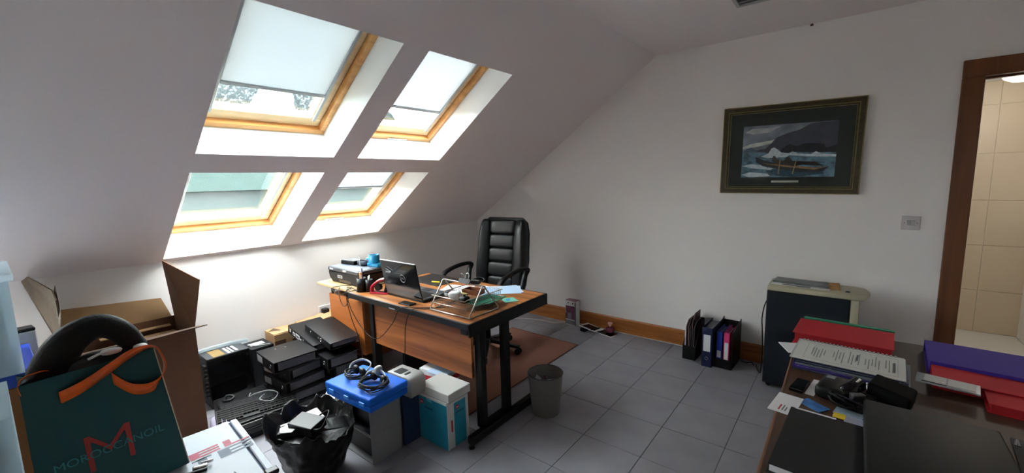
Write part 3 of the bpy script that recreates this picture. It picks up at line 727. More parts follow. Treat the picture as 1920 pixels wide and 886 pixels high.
# wire letter tray
t = thing('letter_tray', 'two tier wire mesh letter tray in a silver tube frame', 'letter tray', (1.725, -1.985, .7305))
for xx in (-.165, .165):
    w = MB(STEEL); w.tube([(xx, -.118, .02), (xx, -.118, .006), (xx, -.09, .006), (xx, .09, .006), (xx, .122, .006), (xx, .125, .02), (xx, .08, .075), (xx, .02, .15), (xx, .012, .163), (xx, 0, .168), (xx, -.012, .163), (xx, -.02, .15), (xx, -.075, .075), (xx, -.118, .02)], .0045, 8, curve=False); w.build('end_frame', t)
w = MB(STEEL); w.cyl((-.165, 0, .168), (.165, 0, .168), .0045, n=8); w.build('cross_bar', t); w = MB(STEEL); w.cyl((-.165, -.118, .006), (.165, -.118, .006), .0045, n=8); w.build('cross_bar', t)
MESHM = clear('black wire mesh', (150, 150, 150), .1, .3)
def wire_tray(z, dx, nm):
    a, b, c, d, h = -.135 + dx, .14 + dx, -.13, .20, .032
    w = MB(STEEL)
    w.tube([(a, c, z + h), (b, c, z + h), (b, c + .02, z + h + .004), (b, d, z + h), (a, d, z + h)], .003, 8, curve=False, closed=True)
    tr = w.build(nm, t)
    w = MB(mat('thin dark wire', (70, 70, 72), .4, .6))
    nn = 16
    for i in range(nn + 1):
        x = a + .012 + (b - a - .024) * i / nn; w.tube([(x, c, z + h), (x, c + .008, z), (x, d - .008, z), (x, d, z + h)], .0007, 4, curve=False)
    for i in range(nn + 1):
        y = c + .012 + (d - c - .024) * i / nn; w.tube([(a, y, z + h), (a + .008, y, z), (b - .008, y, z), (b, y, z + h)], .0007, 4, curve=False)
    for zz in (.01, .02): w.tube([(a + .006 - zz * .2, c + .006 - zz * .2, z + zz), (b - .006, c + .006 - zz * .2, z + zz), (b - .006, d - .006, z + zz), (a + .006, d - .006, z + zz)], .0007, 4, curve=False, closed=True)
    w.build('wire_mesh', tr, kind='stuff')
wire_tray(.07, 0, 'upper_tray'); wire_tray(.026, .01, 'lower_tray')
t = thing('binder_clip', 'large black binder clip with silver loops on top of the letter tray', 'binder clip', (1.745, -1.985, .899))
w = MB(BLACKP); w.prism([(-.015, 0), (.015, 0), (.003, .026), (-.003, .026)], -.045, .045, 'x'); w.M = Matrix.Identity(4); w.build('clip_body', t)
for s_ in (-1, 1):
    w = MB(CHROME); w.tube([(-.012 + s_ * .012, s_ * .003, .022), (-.014 + s_ * .012, s_ * .010, .048), (s_ * .012, s_ * .012, .058), (.014 + s_ * .012, s_ * .010, .048), (.012 + s_ * .012, s_ * .003, .022)], .0022, 8); w.build('clip_loop', t)
t = thing('cable_adapter', 'black cable adapter lying over the tube of the letter tray', 'adapter', (1.828, -1.98, .9035), radians(15))
w = MB(BLACKP); w.box(-.028, .028, -.014, .014, 0, .024, .005); w.build('block', t)
w = MB(BLACKP); w.tube([(.028, 0, .012), (.05, .012, .02), (.03, .03, .03), (-.01, .02, .03), (-.04, .0, .01)], .0035); w.build('lead', t)
t = thing('white_charger', 'white plug charger in the upper wire tray', 'charger', (1.70, -2.03, .8015), radians(25))
w = MB(WHITEP); w.pad((0, 0, .025), (.07, .06, .05), .5); w.build('block', t)
w = MB(CABLEW); w.tube([(.03, 0, .02), (.06, .03, .012), (.03, .07, .01), (-.03, .06, .012), (-.05, .02, .02), (0, -.03, .04)], .003); w.build('lead', t)
t = thing('black_charger', 'small black plug charger in the upper wire tray beside the white one', 'charger', (1.80, -2.05, .8015), 0)
w = MB(BLACKP); w.pad((0, 0, .02), (.055, .05, .04), .5); w.cyl((0, 0, .03), (0, 0, .052), .008, n=10); w.build('block', t)
w = MB(CABLEB); w.tube([(0, .02, .02), (-.02, .06, .012), (-.08, .08, .01), (-.1, .05, .012)], .003); w.build('lead', t)
t = thing('cable_coil', 'coil of grey cable lying in the upper wire tray', 'cable', (1.63, -1.99, .8015))
w = MB(LGREY)
pts = [( (.045 + .004 * sin(i)) * cos(i * .7), .04 * sin(i * .7), .006 + .0007 * i) for i in range(34)]
w.tube(pts, .003, 6, seg=3); w.build('coil', t)
w = MB(mat('mustard tag', (170, 150, 90), .6)); w.box(.03, .09, .03, .05, 0, .02, .003); w.build('cable_plug', t)
t = thing('wooden_box', 'brown open wooden block in the upper wire tray', 'box', (1.70, -1.87, .8015), radians(5))
w = MB(wood('reddish wood', (96, 52, 34), (128, 74, 46), 'x')); w.box(-.06, .06, -.04, .04, 0, .006); w.box(-.06, .06, -.04, -.033, .006, .03); w.box(-.06, .06, .033, .04, .006, .03); w.box(-.06, -.053, -.033, .033, .006, .03); w.box(.053, .06, -.033, .033, .006, .03); w.build('frame', t)
for i, (x, y, z, r) in enumerate([(1.75, -1.885, .7605, 0), (1.79, -1.85, .7665, .08)]):
    t = thing('green_booklet', ['green booklet lying in the lower wire tray', 'green booklet on top of the other in the lower wire tray'][i], 'booklet', (x, y, z), r)
    w = MB(GREEN); w.box(-.06, .07, -.07, .12, 0, .0012); w.box(-.06, .07, -.07, .12, .0042, .0054); w.box(-.0605, -.0595, -.07, .12, 0, .0054); w.build('cover', t)
    w = MB(PAPER); w.box(-.059, .068, -.068, .118, .0013, .0041); w.build('pages', t)

# desk cables
def cable(name, lab, pts, r=.003, m=None, cat='cable'):
    w = MB(m or CABLEB); w.tube(pts, r, 6, seg=8); return tag(w.build(name), lab, cat)
cable('laptop_cable', 'black cable drooping from the desk corner across the modesty panel', [(.66, -2.09, .745), (.735, -2.176, .735), (.75, -2.18, .70), (.80, -2.178, .60), (.93, -2.17, .48), (1.08, -2.17, .465), (1.25, -2.17, .60), (1.33, -2.175, .70), (1.38, -2.172, .735), (1.44, -2.14, .735), (1.56, -2.06, .735), (1.63, -2.0, .737)], .0026)
cable('power_cable', 'black cable hanging down the middle of the modesty panel to the floor', [(1.56, -2.08, .734), (1.52, -2.12, .735), (1.47, -2.165, .736), (1.44, -2.18, .70), (1.40, -2.18, .60), (1.37, -2.17, .45), (1.33, -2.16, .25), (1.27, -2.15, .02), (1.2, -2.05, .009)], .0028)
cable('printer_cable', 'black cables gathered at the front of the printer shelf', [(.60, -2.06, .74), (.55, -2.11, .742), (.50, -2.15, .73), (.56, -2.155, .69), (.66, -2.16, .71), (.70, -2.15, .742), (.62, -2.10, .741), (.72, -2.10, .739), (.80, -2.13, .736)], .0026)
cable('hanging_lead', 'thin black lead hanging over the orange return panel', [(.68, -2.11, .742), (.70, -2.155, .735), (.705, -2.16, .66), (.74, -2.15, .52), (.79, -2.14, .40), (.84, -2.15, .28), (.9, -2.16, .1), (.96, -2.15, .008)], .0028)
cable('loop_lead', 'short black lead looping below the printer shelf', [(.56, -2.13, .738), (.60, -2.16, .70), (.64, -2.165, .63), (.68, -2.16, .62), (.70, -2.15, .66), (.69, -2.13, .715), (.69, -2.11, .741)], .0026)

# ================================================================== CHAIR, MAT, BIN
w = MB(MATM)
w.prism([(.905, -.50), (1.675, -.52), (1.675, -2.02), (.905, -2.02)], 0.0005, .006, 'z', .001); m_ = w.build('chair_mat'); tag(m_, 'terracotta woven chair mat with a dark edge under the office chair', 'mat')
w = MB(mat('dark mat binding', (84, 46, 36), .8))
for a, b in (((.905, -.50), (1.675, -.52)), ((1.675, -.52), (1.675, -2.02)), ((1.675, -2.02), (.905, -2.02)), ((.905, -2.02), (.905, -.50))): w.tube([(a[0], a[1], .0045), (b[0], b[1], .0045)], .0035, 6, curve=False)
w.build('edge_binding', m_)
CHX, CHY = 1.085, -1.075
t = thing('office_chair', 'black leather high backed swivel chair behind the teak desk', 'office chair', (CHX, CHY, .006), radians(7))
w = MB(BLACKP); w.cyl((0, 0, .07), (0, 0, .12), .035, n=16); w.build('hub', t)
for i in range(5):
    a = radians(-62 + 72 * i)
    w = MB(BLACKP); w.M = Matrix.Rotation(a, 4, 'Z'); w.prism([(.02, .115), (.02, .08), (.29, .055), (.30, .075)], -.024, .024, 'y', .006); lg = w.build('leg', t)
    w = MB(BLACKP); w.M = Matrix.Rotation(a, 4, 'Z'); w.cyl((.285, -.024, .026), (.285, -.006, .026), .026, n=16); w.cyl((.285, .006, .026), (.285, .024, .026), .026, n=16); w.cyl((.285, 0, .03), (.285, 0, .07), .006, n=8); w.build('caster', lg)
w = MB(CHROME); w.cyl((0, 0, .12), (0, 0, .40), .018, n=14); w.use(BLACKP); w.cyl((0, 0, .12), (0, 0, .28), .027, n=14); w.build('gas_lift', t)
w = MB(BLACKP); w.box(-.11, .11, -.12, .14, .40, .425, .006); w.build('seat_mount', t)
w = MB(LEATHER); w.pad((0, -.01, .465), (.50, .50, .11), .4, 28, 12); w.pad((0, -.03, .495), (.34, .40, .08), .5, 24, 10); w.build('seat', t)
B = Matrix.Translation((0, .20, .445)) @ Matrix.Rotation(radians(-9), 4, 'X')
w = MB(BLACKP); w.M = B
w.prism([(-.215, 0), (.215, 0), (.245, .12), (.262, .35), (.258, .58), (.235, .68), (.18, .725), (-.18, .725), (-.235, .68), (-.258, .58), (-.262, .35), (-.245, .12)], .028, .062, 'y', .012); w.build('back_shell', t, smooth=40)
for s_ in (-1, 1):
    w = MB(LEATHER); w.M = B; w.pad((s_ * .195, .005, .355), (.125, .10, .70), .55, 20, 18, R=Matrix.Rotation(radians(s_ * -16), 4, 'Z') @ Matrix.Rotation(radians(s_ * -1.5), 4, 'Y')); w.build('side_bolster', t)
for (z0, z1) in ((.57, .70), (.445, .565), (.315, .44), (.185, .31), (.05, .18)):
    w = MB(LEATHER); w.M = B; w.pad((0, .018, (z0 + z1) / 2), (.28, .075, z1 - z0 + .004), .38, 24, 12); w.build('back_pad', t)
for s_ in (-1, 1):
    w = MB(BLACKP); w.tube([(s_ * .25, .06, .44), (s_ * .285, .12, .56), (s_ * .30, .16, .67), (s_ * .305, .20, .72), (s_ * .305, .10, .74), (s_ * .305, -.06, .735), (s_ * .30, -.20, .705), (s_ * .29, -.27, .62), (s_ * .27, -.24, .52), (s_ * .22, -.14, .43)], .017, 12, flat=1.5, up=(1, 0, 0)); w.build('armrest', t)

t = thing('waste_bin', 'round grey plastic waste bin standing beside the desk foot', 'waste bin', (2.05, -1.60, 0))
w = MB(BINM); w.lathe([(0, .001), (.085, .001), (.089, .006), (.112, .266), (.114, .272), (.109, .272), (.086, .012), (0, .012)], 40); w.build('bucket', t, smooth=40)
w = MB(DGREY); w.tube([(.112 * cos(a * pi / 16), .112 * sin(a * pi / 16), .270) for a in range(32)], .0035, 6, curve=False, closed=True); w.build('rim', t)
w = MB(BROWNC); w.box(-.004, .004, -.06, .03, .02, .24, R=Matrix.Rotation(.3, 4, 'X')); w.build('card_scrap', t)
w = MB(PAPER); w.pad((.03, .02, .19), (.09, .08, .05), .9, 10, 6); w.box(-.08, -.01, -.03, -.028, .12, .245, R=Matrix.Rotation(.5, 4, 'Y')); w.build('crumpled_paper', t)
w = MB(BLACKP); w.pad((-.035, .01, .15), (.10, .10, .08), .8, 12, 6); w.pad((.02, -.03, .12), (.13, .10, .08), .9, 12, 6); w.build('rubbish', t)

# ================================================================== ALONG THE GABLE WALL
cable('skirting_cable', 'white cable running along the foot of the oak skirting', [(.55, -.55, .006), (.70, -.30, .006), (.95, -.16, .006), (1.18, -.14, .006), (1.30, -.03, .006), (1.6, -.022, .006), (2.0, -.021, .006), (2.4, -.021, .006), (2.62, -.021, .006)], .004, CABLEW)
t = thing('gift_box', 'white and plum boxed gadget standing against the skirting', 'box', (1.365, -.055, 0), radians(-4))
w = MB(PAPER); w.box(-.072, .055, -.045, .03, 0, .258, .001, 1); w.build('carton', t)
w = MB(mat('plum print', (112, 60, 84), .5, var=.6, scale=30)); w.box(-.066, .043, -.0458, -.0452, .065, .205); w.build('picture_panel', t)
w = MB(BLACKP); w.box(.046, .0545, -.0459, -.0451, .004, .25); w.box(-.071, -.066, -.0459, -.0451, .004, .12); w.cyl((-.035, -.0475, .235), (-.035, -.045, .235), .007, n=12); w.cyl((.02, -.0475, .235), (.02, -.045, .235), .007, n=12); w.build('printed_band', t)
w = MB(mat('mauve card', (150, 110, 130), .5)); w.box(-.072, .055, -.045, .03, .2585, .262); w.build('lid_edge', t)
w = MB(GREYP); w.box(-.04, .0, -.0466, -.0459, .07, .13); w.box(-.066, .05, -.0466, -.0459, .01, .055); w.build('label_print', t)
t = thing('tablet', 'white framed tablet propped flat on a charger by the skirting', 'tablet', (1.60, -.125, .03), rot=(radians(-4), radians(3), radians(-14)))
w = MB(WHITEP); w.box(-.105, .105, -.068, .068, 0, .010, .004); w.build('case', t)
w = MB(BLACKG); w.box(-.072, .082, -.046, .048, .0098, .0112, .001, 1); w.build('screen', t)
w = MB(BLACKP); w.tube([(.06, -.07, .012), (.062, 0, .014), (.058, .07, .012)], .0035); w.tube([(-.105, -.05, .012), (0, -.06, .014), (.1, -.05, .012)], .003); w.build('lead', t)
w = MB(BLACKP); w.box(-.03, .03, -.03, .03, 0, .031, .006); tag(w.build('black_charger_block', loc=(1.545, -.165, 0), rot=(0, 0, -.2)), 'black charger block under the front edge of the tablet', 'charger')
t = thing('digital_tablet', 'flat black tablet with white rim lying on the tiles right of the propped one', 'tablet', (1.765, -.105, 0), radians(-14))
w = MB(WHITEP); w.box(-.095, .10, -.065, .06, 0, .009, .004); w.build('case', t)
w = MB(BLACKG); w.box(-.085, .09, -.057, .052, .0088, .0102, .001, 1); w.build('screen', t)
t = thing('wrapped_ornament', 'small plum ornament in clear wrap sitting on the flat tablet', 'ornament', (1.79, -.095, .0103))
w = MB(mat('plum glass', (110, 40, 66), .15, coat=.6)); w.pad((0, 0, .032), (.085, .085, .064), .8, 18, 10); w.build('ball', t)
w = MB(mat('pink film', (210, 160, 170), .3)); w.lathe([(.004, .062), (.010, .07), (.024, .10), (.020, .102), (.007, .07)], 9); w.build('wrap_top', t, smooth=None)

def lever_arch(t, cover, sp, d, h, label=True, ring=True, lh=(.40, .82)):
    """lever arch file in local space: spine centred on x at y=0 facing -y, standing on z=0; thickness sp, depth d, height h"""
    w = MB(cover); w.box(-sp / 2, -sp / 2 + .003, 0, d, 0, h, .001, 1); w.box(sp / 2 - .003, sp / 2, 0, d, 0, h, .001, 1); w.box(-sp / 2, sp / 2, 0, .003, 0, h, .001, 1); w.build('cover', t)
    w = MB(PAPERG); w.box(-sp / 2 + .006, sp / 2 - .008, .03, d - .012, .012, h - .02); w.build('paper_block', t)
    if label: w = MB(PAPER); w.box(-sp * .34, sp * .34, -.0012, .0005, h * lh[0], h * lh[1]); w.build('spine_label', t)
    if ring:
        w = MB(CHROME); w.tube([(.012 * cos(a * pi / 8), -.001, h * .22 + .012 * sin(a * pi / 8)) for a in range(16)], .002, 6, curve=False, closed=True); w.build('finger_ring', t)
t = thing('magazine_file', 'black card magazine file holding maroon folders against the wall', 'magazine file', (2.565, -.265, 0), radians(-2))
w = MB(BLACKP)
w.box(-.05, .05, 0, .004, 0, .115); w.box(-.05, .05, .235, .239, 0, .30); w.box(-.05, .05, 0, .239, 0, .004)
for s_ in (-.05, .047): w.prism([(0, .115), (0, 0), (.239, 0), (.239, .30), (.15, .30)], s_, s_ + .003, 'x')
w.build('holder', t)
for i, (x, h, y0, m, nm) in enumerate([(-.040, .315, .02, PAPER, 'folder'), (-.030, .315, .012, BROWNC, 'folder'), (-.012, .335, .012, BROWNC, 'folder'), (-.002, .31, .02, PAPERG, 'folder'), (.012, .37, .03, BROWNC, 'folder'), (.028, .31, .02, DGREY, 'folder')]):
    w = MB(m); w.prism([(y0, .01), (.225, .01), (.225, h), (y0 + .06, h), (y0, h - .05)], x, x + .006, 'x'); w.build(nm, t)
t = thing('lever_arch_file', 'navy lever arch file with white spine label between the two magazine files', 'ring binder', (2.715, -.325, 0), radians(-2)); lever_arch(t, NAVY, .075, .285, .318)
t = thing('magazine_file', 'black magazine file holding the blue and pink ring binders', 'magazine file', (2.822, -.285, 0), radians(-3))
w = MB(BLACKP)
w.box(-.062, .062, -.004, 0, 0, .075); w.box(-.062, .062, .255, .259, 0, .32); w.box(-.062, .062, 0, .255, 0, .004)
w.prism([(-.004, .30), (-.004, 0), (.259, 0), (.259, .345)], .062, .066, 'x'); w.prism([(-.004, .27), (-.004, 0), (.259, 0), (.259, .345)], -.066, -.062, 'x')
w.build('holder', t)
for x, m, lab, lh in ((2.7935, ROYAL, 'slim royal blue ring binder in the right magazine file', (.27, .46)), (2.8445, PINK, 'slim pink ring binder beside the royal blue one', (.20, .72))):
    t = thing('ring_binder', lab, 'ring binder', (x, -.279, .0045), radians(-3)); lever_arch(t, m, .040, .225, .285, ring=False, lh=lh)

# portable unit with cream top
t = thing('portable_unit', 'tall navy and cream floor standing heater unit beside the wall', 'heater', (3.345, -.29, 0))
w = MB(TOWERC); w.box(-.235, .215, -.13, .12, .03, .70, .006); w.build('side_panel', t)
w = MB(BEIGE); w.box(.215, .262, -.125, .118, .03, .70, .012); w.build('front_fascia', t, smooth=40)
w = MB(BEIGE); w.prism([(-.235, -.135), (.235, -.138), (.295, -.10), (.315, 0), (.295, .10), (.235, .13), (-.235, .12)], .70, .735, 'z', .010); w.build('top_cover', t, smooth=40)
w = MB(BLACKP)
for xx, yy in ((-.2, -.09), (.2, -.09), (-.2, .09), (.2, .09)): w.cyl((xx, yy - .012, .018), (xx, yy + .012, .018), .018, n=12); w.box(xx - .012, xx + .012, yy - .006, yy + .006, .015, .03)
w.build('caster', t)
w = MB(BLACKP); w.pad((.20, -.055, .736), (.024, .012, .004), .8, 10, 6); w.pad((.20, -.075, .736), (.03, .014, .004), .8, 10, 6); w.build('button', t)
w = MB(CABLEB); w.tube([(-.236, .03, .62), (-.262, .03, .55), (-.275, .03, .45), (-.27, .03, .36), (-.262, .03, .2), (-.27, .06, .02), (-.30, .12, .01), (-.32, .2, .01)], .004); w.build('mains_lead', t)
t = thing('magazine', 'grey magazine on loose papers on the cream unit top', 'magazine', (3.30, -.29, .735), radians(-5))
w = MB(PAPER); w.box(-.17, .14, -.085, .055, 0, .003); w.box(-.15, .16, -.095, .05, .0032, .006, R=Matrix.Rotation(.05, 4, 'Z')); w.build('loose_sheets', t)
w = MB(mat('grey magazine cover', (92, 96, 98), .4, var=.4, scale=18)); w.box(-.165, .15, -.055, .085, .007, .02, .003); w.build('cover', t)
w = MB(INK); w.tube([(-.1, -.09, .008), (-.02, -.10, .009), (.06, -.095, .008)], .003); w.build('pen', t)
t = thing('wooden_wedge', 'small wooden triangular block on the cream unit top', 'block', (3.475, -.325, .735), radians(20))
w = MB(wood('pale block wood', (150, 110, 70), (176, 136, 92), 'z')); w.prism([(-.025, 0), (.03, 0), (.005, .045)], -.03, .03, 'x', .003); w.build('block', t)
cable('wall_floor_cable', 'black cable lying along the wall between the files and the cream unit', [(2.915, -.06, .006), (2.95, -.08, .006), (2.99, -.05, .006), (3.01, -.10, .006)], .004)
# ================================================================== PILE ON THE LEFT
def file_lying(root_lab, loc, rz, tilt=(0, 0), sp=.075, h=.318, d=.285, holes=True, lab=True, stick=False, first=None):
    """lever arch file lying flat: length h along local x, spine at y=0 facing -y, opens to +y, thickness along z"""
    t = thing('lever_arch_file', root_lab, 'ring binder', loc, group='black files stacked beside the desk', rot=(tilt[0], tilt[1], rz))
    w = MB(BLACKS); w.box(0, h, 0, d, 0, .003, .001, 1); w.box(0, h, 0, d, sp - .003, sp, .001, 1); w.box(0, h, 0, .003, .001, sp - .001, .0005, 1); w.build('cover', t)
    w = MB(PAPERG if not stick else mat('dim paper edges', (84, 84, 88), .9, var=.3, scale=200)); w.box(.010, h - .014, .03, d - .015, .008, sp - .014); w.build('paper_block', t)
    if holes:
        w = MB(CHROME)
        for yy in (.10, .16): w.cyl((.05 + yy * .2, yy, sp - .0005), (.05 + yy * .2, yy, sp + .0015), .006, n=12)
        w.build('rivet', t)
    if lab: w = MB(mat('grey spine label', (170, 172, 176), .6)); w.box(.02, .11, -.0012, .0005, sp * .2, sp * .8); w.build('spine_label', t)
    w = MB(CHROME); w.tube([(.26 + .012 * cos(a * pi / 8), -.001, sp / 2 + .012 * sin(a * pi / 8)) for a in range(16)], .0018, 6, curve=False, closed=True); w.build('finger_ring', t)
    return t
SA = [('bottom', 0, .425, -2.64, 2), ('second from bottom', 1, .41, -2.635, -2), ('middle', 2, .405, -2.65, 3), ('second from top', 3, .395, -2.645, 8), ('topmost', 4, .365, -2.665, -3)]
for nm, k, x, y, a in SA:
    file_lying(nm + ' black file of the front stack beside the keyboard', (x, y, .002 + k * .0745), radians(a), lab=k in (2, 3, 4), holes=k == 4, sp=.0735)
SB = [('bottom', 0, .46, -2.36, 2, .0), ('second from bottom', 1, .44, -2.36, -4, 0), ('middle', 2, .46, -2.37, 5, 0), ('fourth from bottom', 3, .47, -2.36, -4, 0)]
for nm, k, x, y, a, tl in SB:
    file_lying(nm + ' black file of the rear stack against the return panel', (x, y, .002 + k * .079), radians(a), sp=.078, lab=False, holes=False, d=.235)
t = file_lying('tilted black file with white stickers on its spine atop the rear stack', (.195, -2.375, .386), radians(-2), tilt=(0, radians(9)), sp=.058, d=.25, h=.42, lab=False, holes=False)
w = MB(PAPER); w.box(.14, .20, -.0014, .0004, .012, .046); w.box(.09, .125, -.0014, .0004, .014, .04); w.box(.035, .05, -.0014, .0004, .02, .04); w.box(.21, .23, -.0014, .0004, .01, .03); w.build('spine_sticker', t)
w = MB(INK); w.box(.15, .19, -.0018, -.0012, .02, .038); w.box(.100, .115, -.0018, -.0012, .02, .034); w.build('sticker_print', t)
t = file_lying('topmost black file of the rear stack with two rivets on its spine', (.36, -2.32, .419), radians(-3), tilt=(0, radians(8.5)), sp=.05, d=.22, h=.40, lab=False, holes=False)
w = MB(CHROME)
for xx in (.10, .22): w.cyl((xx, -.002, .025), (xx, .001, .025), .006, n=12)
w.build('rivet', t)

# cardboard box against the low wall behind the files
t = thing('flat_carton', 'pale brown carton along the low wall behind the black files', 'cardboard box', (.01, -2.22, 0))
w = MB(CARDL); w.box(0, .17, -.25, .30, 0, .385, .002, 1); w.build('carton', t)
w = MB(CARDL); w.M = Matrix.Translation((.0, 0, .386)); w.prism([(0, -.25), (.165, -.25), (.165, -.10), (.05, -.07), (0, -.10)], 0, .004, 'z'); w.M = Matrix.Translation((0, 0, .388)) @ Matrix.Rotation(radians(5), 4, 'X'); w.box(.0, .168, -.02, .295, .002, .006); w.build('flap', t)
w = MB(CARDD); w.box(.169, .1712, -.25, -.17, .2, .335); w.box(.169, .1712, -.12, .1, .22, .32); w.prism([(0.01, -.19), (.06, -.25), (.1, -.17)], .3905, .3915, 'z'); w.build('printed_mark', t)
# pc towers
t = thing('pc_tower', 'black computer tower with gold and white stickers on its top by the low wall', 'computer', (.10, -2.775, 0))
w = MB(BLACKP); w.box(-.085, .10, -.135, .125, .0, .352, .004); w.build('case', t)
w = MB(DGREY); w.box(-.083, .098, -.133, .123, .352, .356); w.build('top_panel', t)
w = MB(mat('gold sticker', (168, 140, 84), .4, .3)); w.box(-.06, .085, -.09, -.02, .356, .3568); w.build('sticker', t)
w = MB(PAPER); w.box(-.05, .08, .0, .015, .356, .3568); w.box(-.05, .08, .025, .035, .356, .3568); w.box(-.05, .07, .05, .065, .356, .3568); w.build('sticker', t)
w = MB(BLACKG); w.box(.1005, .103, -.13, .12, .01, .33); w.build('side_cover', t)
w = MB(CHAR)
for i in range(9): w.box(.06, .10, -.155, -.137, .08 + i * .028, .095 + i * .028, .003, 1)
w.build('drive_fins', t, kind='stuff')
t = thing('network_box', 'dark grey box with a white label between the tower and the carton', 'box', (.09, -2.565, 0))
w = MB(CHAR); w.box(-.08, .11, -.075, .08, 0, .335, .005); w.build('case', t)
w = MB(PAPER); w.box(-.02, .04, -.05, .045, .335, .3362); w.build('label', t)
w = MB(LGREY); w.tube([(.0, -.06, .34), (.06, -.02, .338), (.1, .06, .338)], .003); w.build('lead', t)
cable('clear_wrap', 'crumpled clear plastic wrap along the low wall behind the tower', [(.03, -2.93, .37), (.025, -2.8, .375), (.03, -2.7, .372), (.03, -2.6, .36)], .014, BUBBLE, 'plastic wrap')
# slim desktop pc + keyboard
t = thing('desktop_pc', 'slim black desktop computer lying under the keyboard', 'computer', (.64, -2.80, 0), radians(-7))
w = MB(BLACKP); w.box(-.30, .15, -.17, .125, .004, .12, .005); w.build('case', t)
w = MB(BLACKG); w.box(.150, .156, -.15, .13, .075, .105, .002); w.box(.150, .156, -.15, .05, .03, .06, .002); w.build('drive_bay', t)
w = MB(GREYP); w.box(.1505, .155, -.168, .148, .0635, .068); w.build('front_trim', t)
w = MB(LGREY); w.cyl((.156, .10, .045), (.158, .10, .045), .006, n=12); w.build('power_button', t)
t = thing('keyboard', 'black computer keyboard with its grey lead looped on top', 'keyboard', (.68, -2.80, .122), radians(-78), rot=(radians(3), 0, radians(76)))
w = MB(CHAR); w.prism([(-.08, 0), (.075, 0), (.075, .022), (-.08, .010)], -.215, .225, 'x', .003)
w.build('housing', t)
w = MB(BLACKP)
for r in range(6):
    for c in range(20):
        if (r == 0 and 5 < c < 10): continue
        x, y = -.205 + c * .0212, -.072 + r * .0225; z = .012 + (y + .08) * .077
        w.prism([(x, y), (x + .0185, y), (x + .0185, y + .019), (x, y + .019)], z - .004, z + .008, 'z')
w.build('keys', t, kind='stuff')
w = MB(GREYP); w.tube([(.03, .08, .02), (.05, .06, .05), (.02, .02, .045), (.08, -.03, .04), (.12, .01, .06), (.07, .05, .075), (.0, .07, .065), (-.03, .085, .05), (-.02, .11, .06)], .0035, 8, seg=8); w.build('lead', t)
t = thing('second_keyboard', 'second black keyboard half under the first one', 'keyboard', (.53, -2.885, .1215), rot=(0, 0, radians(80)))
w = MB(BLACKP); w.box(-.07, .25, -.05, .05, 0, .012, .003)
w.build('housing', t)
w = MB(CHAR)
for r in range(4):
    for c in range(14): w.box(-.065 + c * .0215, -.047 + c * .0215, -.045 + r * .023, -.026 + r * .023, .012, .018)
w.build('keys', t, kind='stuff')
w = MB(CHAR); w.tube([(.43, -2.90, .1345), (.42, -2.88, .16), (.45, -2.85, .15), (.47, -2.88, .145), (.44, -2.91, .142)], .008); tag(w.build('headset_coil'), 'bundle of black lead at the near end of the keyboards', 'cable')
w = MB(mat('pale plastic sack', (206, 200, 222), .4, bump=.4, bscale=20)); w.pad((.66, -2.985, .07), (.30, .10, .13), .9, 20, 12); tag(w.build('plastic_sack'), 'pale lilac plastic sack squeezed beside the tall cardboard box', 'plastic bag')

# grey drawer units, blue case and headsets
t = thing('grey_drawer_unit', 'lower grey storage unit with dark open front', 'storage unit', (1.595, -2.583, 0))
def cube_unit(t, x0, z0, z1, y1=.198):
    w = MB(GREYP)
    w.box(x0, 0, 0, y1, z0, z0 + .006); w.box(x0, 0, 0, y1, z1 - .006, z1); w.box(-.006, 0, 0, y1, z0 + .006, z1 - .006); w.box(x0, x0 + .006, 0, y1, z0 + .006, z1 - .006); w.box(x0, 0, y1 - .006, y1, z0 + .006, z1 - .006)
    w.build('casing', t)
    w = MB(BLACKP); w.box(x0 + .006, -.006, .035, .05, z0 + .006, z1 - .006); w.build('dark_interior', t)
    w = MB(LGREY); w.box(x0, 0, -.004, .0, z1 - .008, z1 - .001, .001, 1); w.build('front_lip', t)
cube_unit(t, -.52, 0, .166)
t = thing('grey_drawer_unit', 'upper grey storage unit under the bright blue case', 'storage unit', (1.595, -2.583, .1665))
cube_unit(t, -.345, 0, .196)
w = MB(GREYP); w.box(-.345, -.21, -.0045, .0, .004, .19); w.build('grey_front', t)
w = MB(GREYP); w.prism([(1.075, -2.585), (1.24, -2.575), (1.23, -2.42), (1.08, -2.42)], .1665, .200, 'z', .006); tag(w.build('grey_scanner'), 'flat grey device lying left of the upper grey unit', 'device')
t = thing('paper_pile', 'loose white sheets on the flat grey device', 'papers', (1.10, -2.50, .2006), radians(20))
for i in range(3): w = MB(PAPER); w.box(-.07, .07, -.09, .07, i * .0014, i * .0014 + .001, R=Matrix.Rotation(.25 * i, 4, 'Z')); w.build('sheet', t)
t = thing('blue_tub', 'small bright blue plastic case behind the large blue case', 'case', (1.15, -2.355, 0.0))
w = MB(BLUE); w.box(-.11, .10, -.02, .12, .255, .29, .008); w.build('lid', t)
w = MB(BUBBLE); w.box(-.10, .09, -.012, .11, 0.0, .255, .006); w.build('clear_body', t)
t = thing('blue_case', 'large bright blue plastic case with three catches holding coiled headsets', 'case', (1.512, -2.535, .366), radians(4))
w = MB(BLUE); w.box(-.19, .19, -.125, .12, 0, .034, .006); w.build('base', t)
w = MB(BLUE); w.box(-.193, .193, -.128, .123, .035, .075, .010, 3); w.build('lid', t, smooth=40)
for xx in (-.13, 0, .13):
    w = MB(mat('lighter blue catch', (60, 150, 236), .3)); w.box(xx - .02, xx + .02, -.133, -.126, .026, .046, .002); w.build('catch', t)
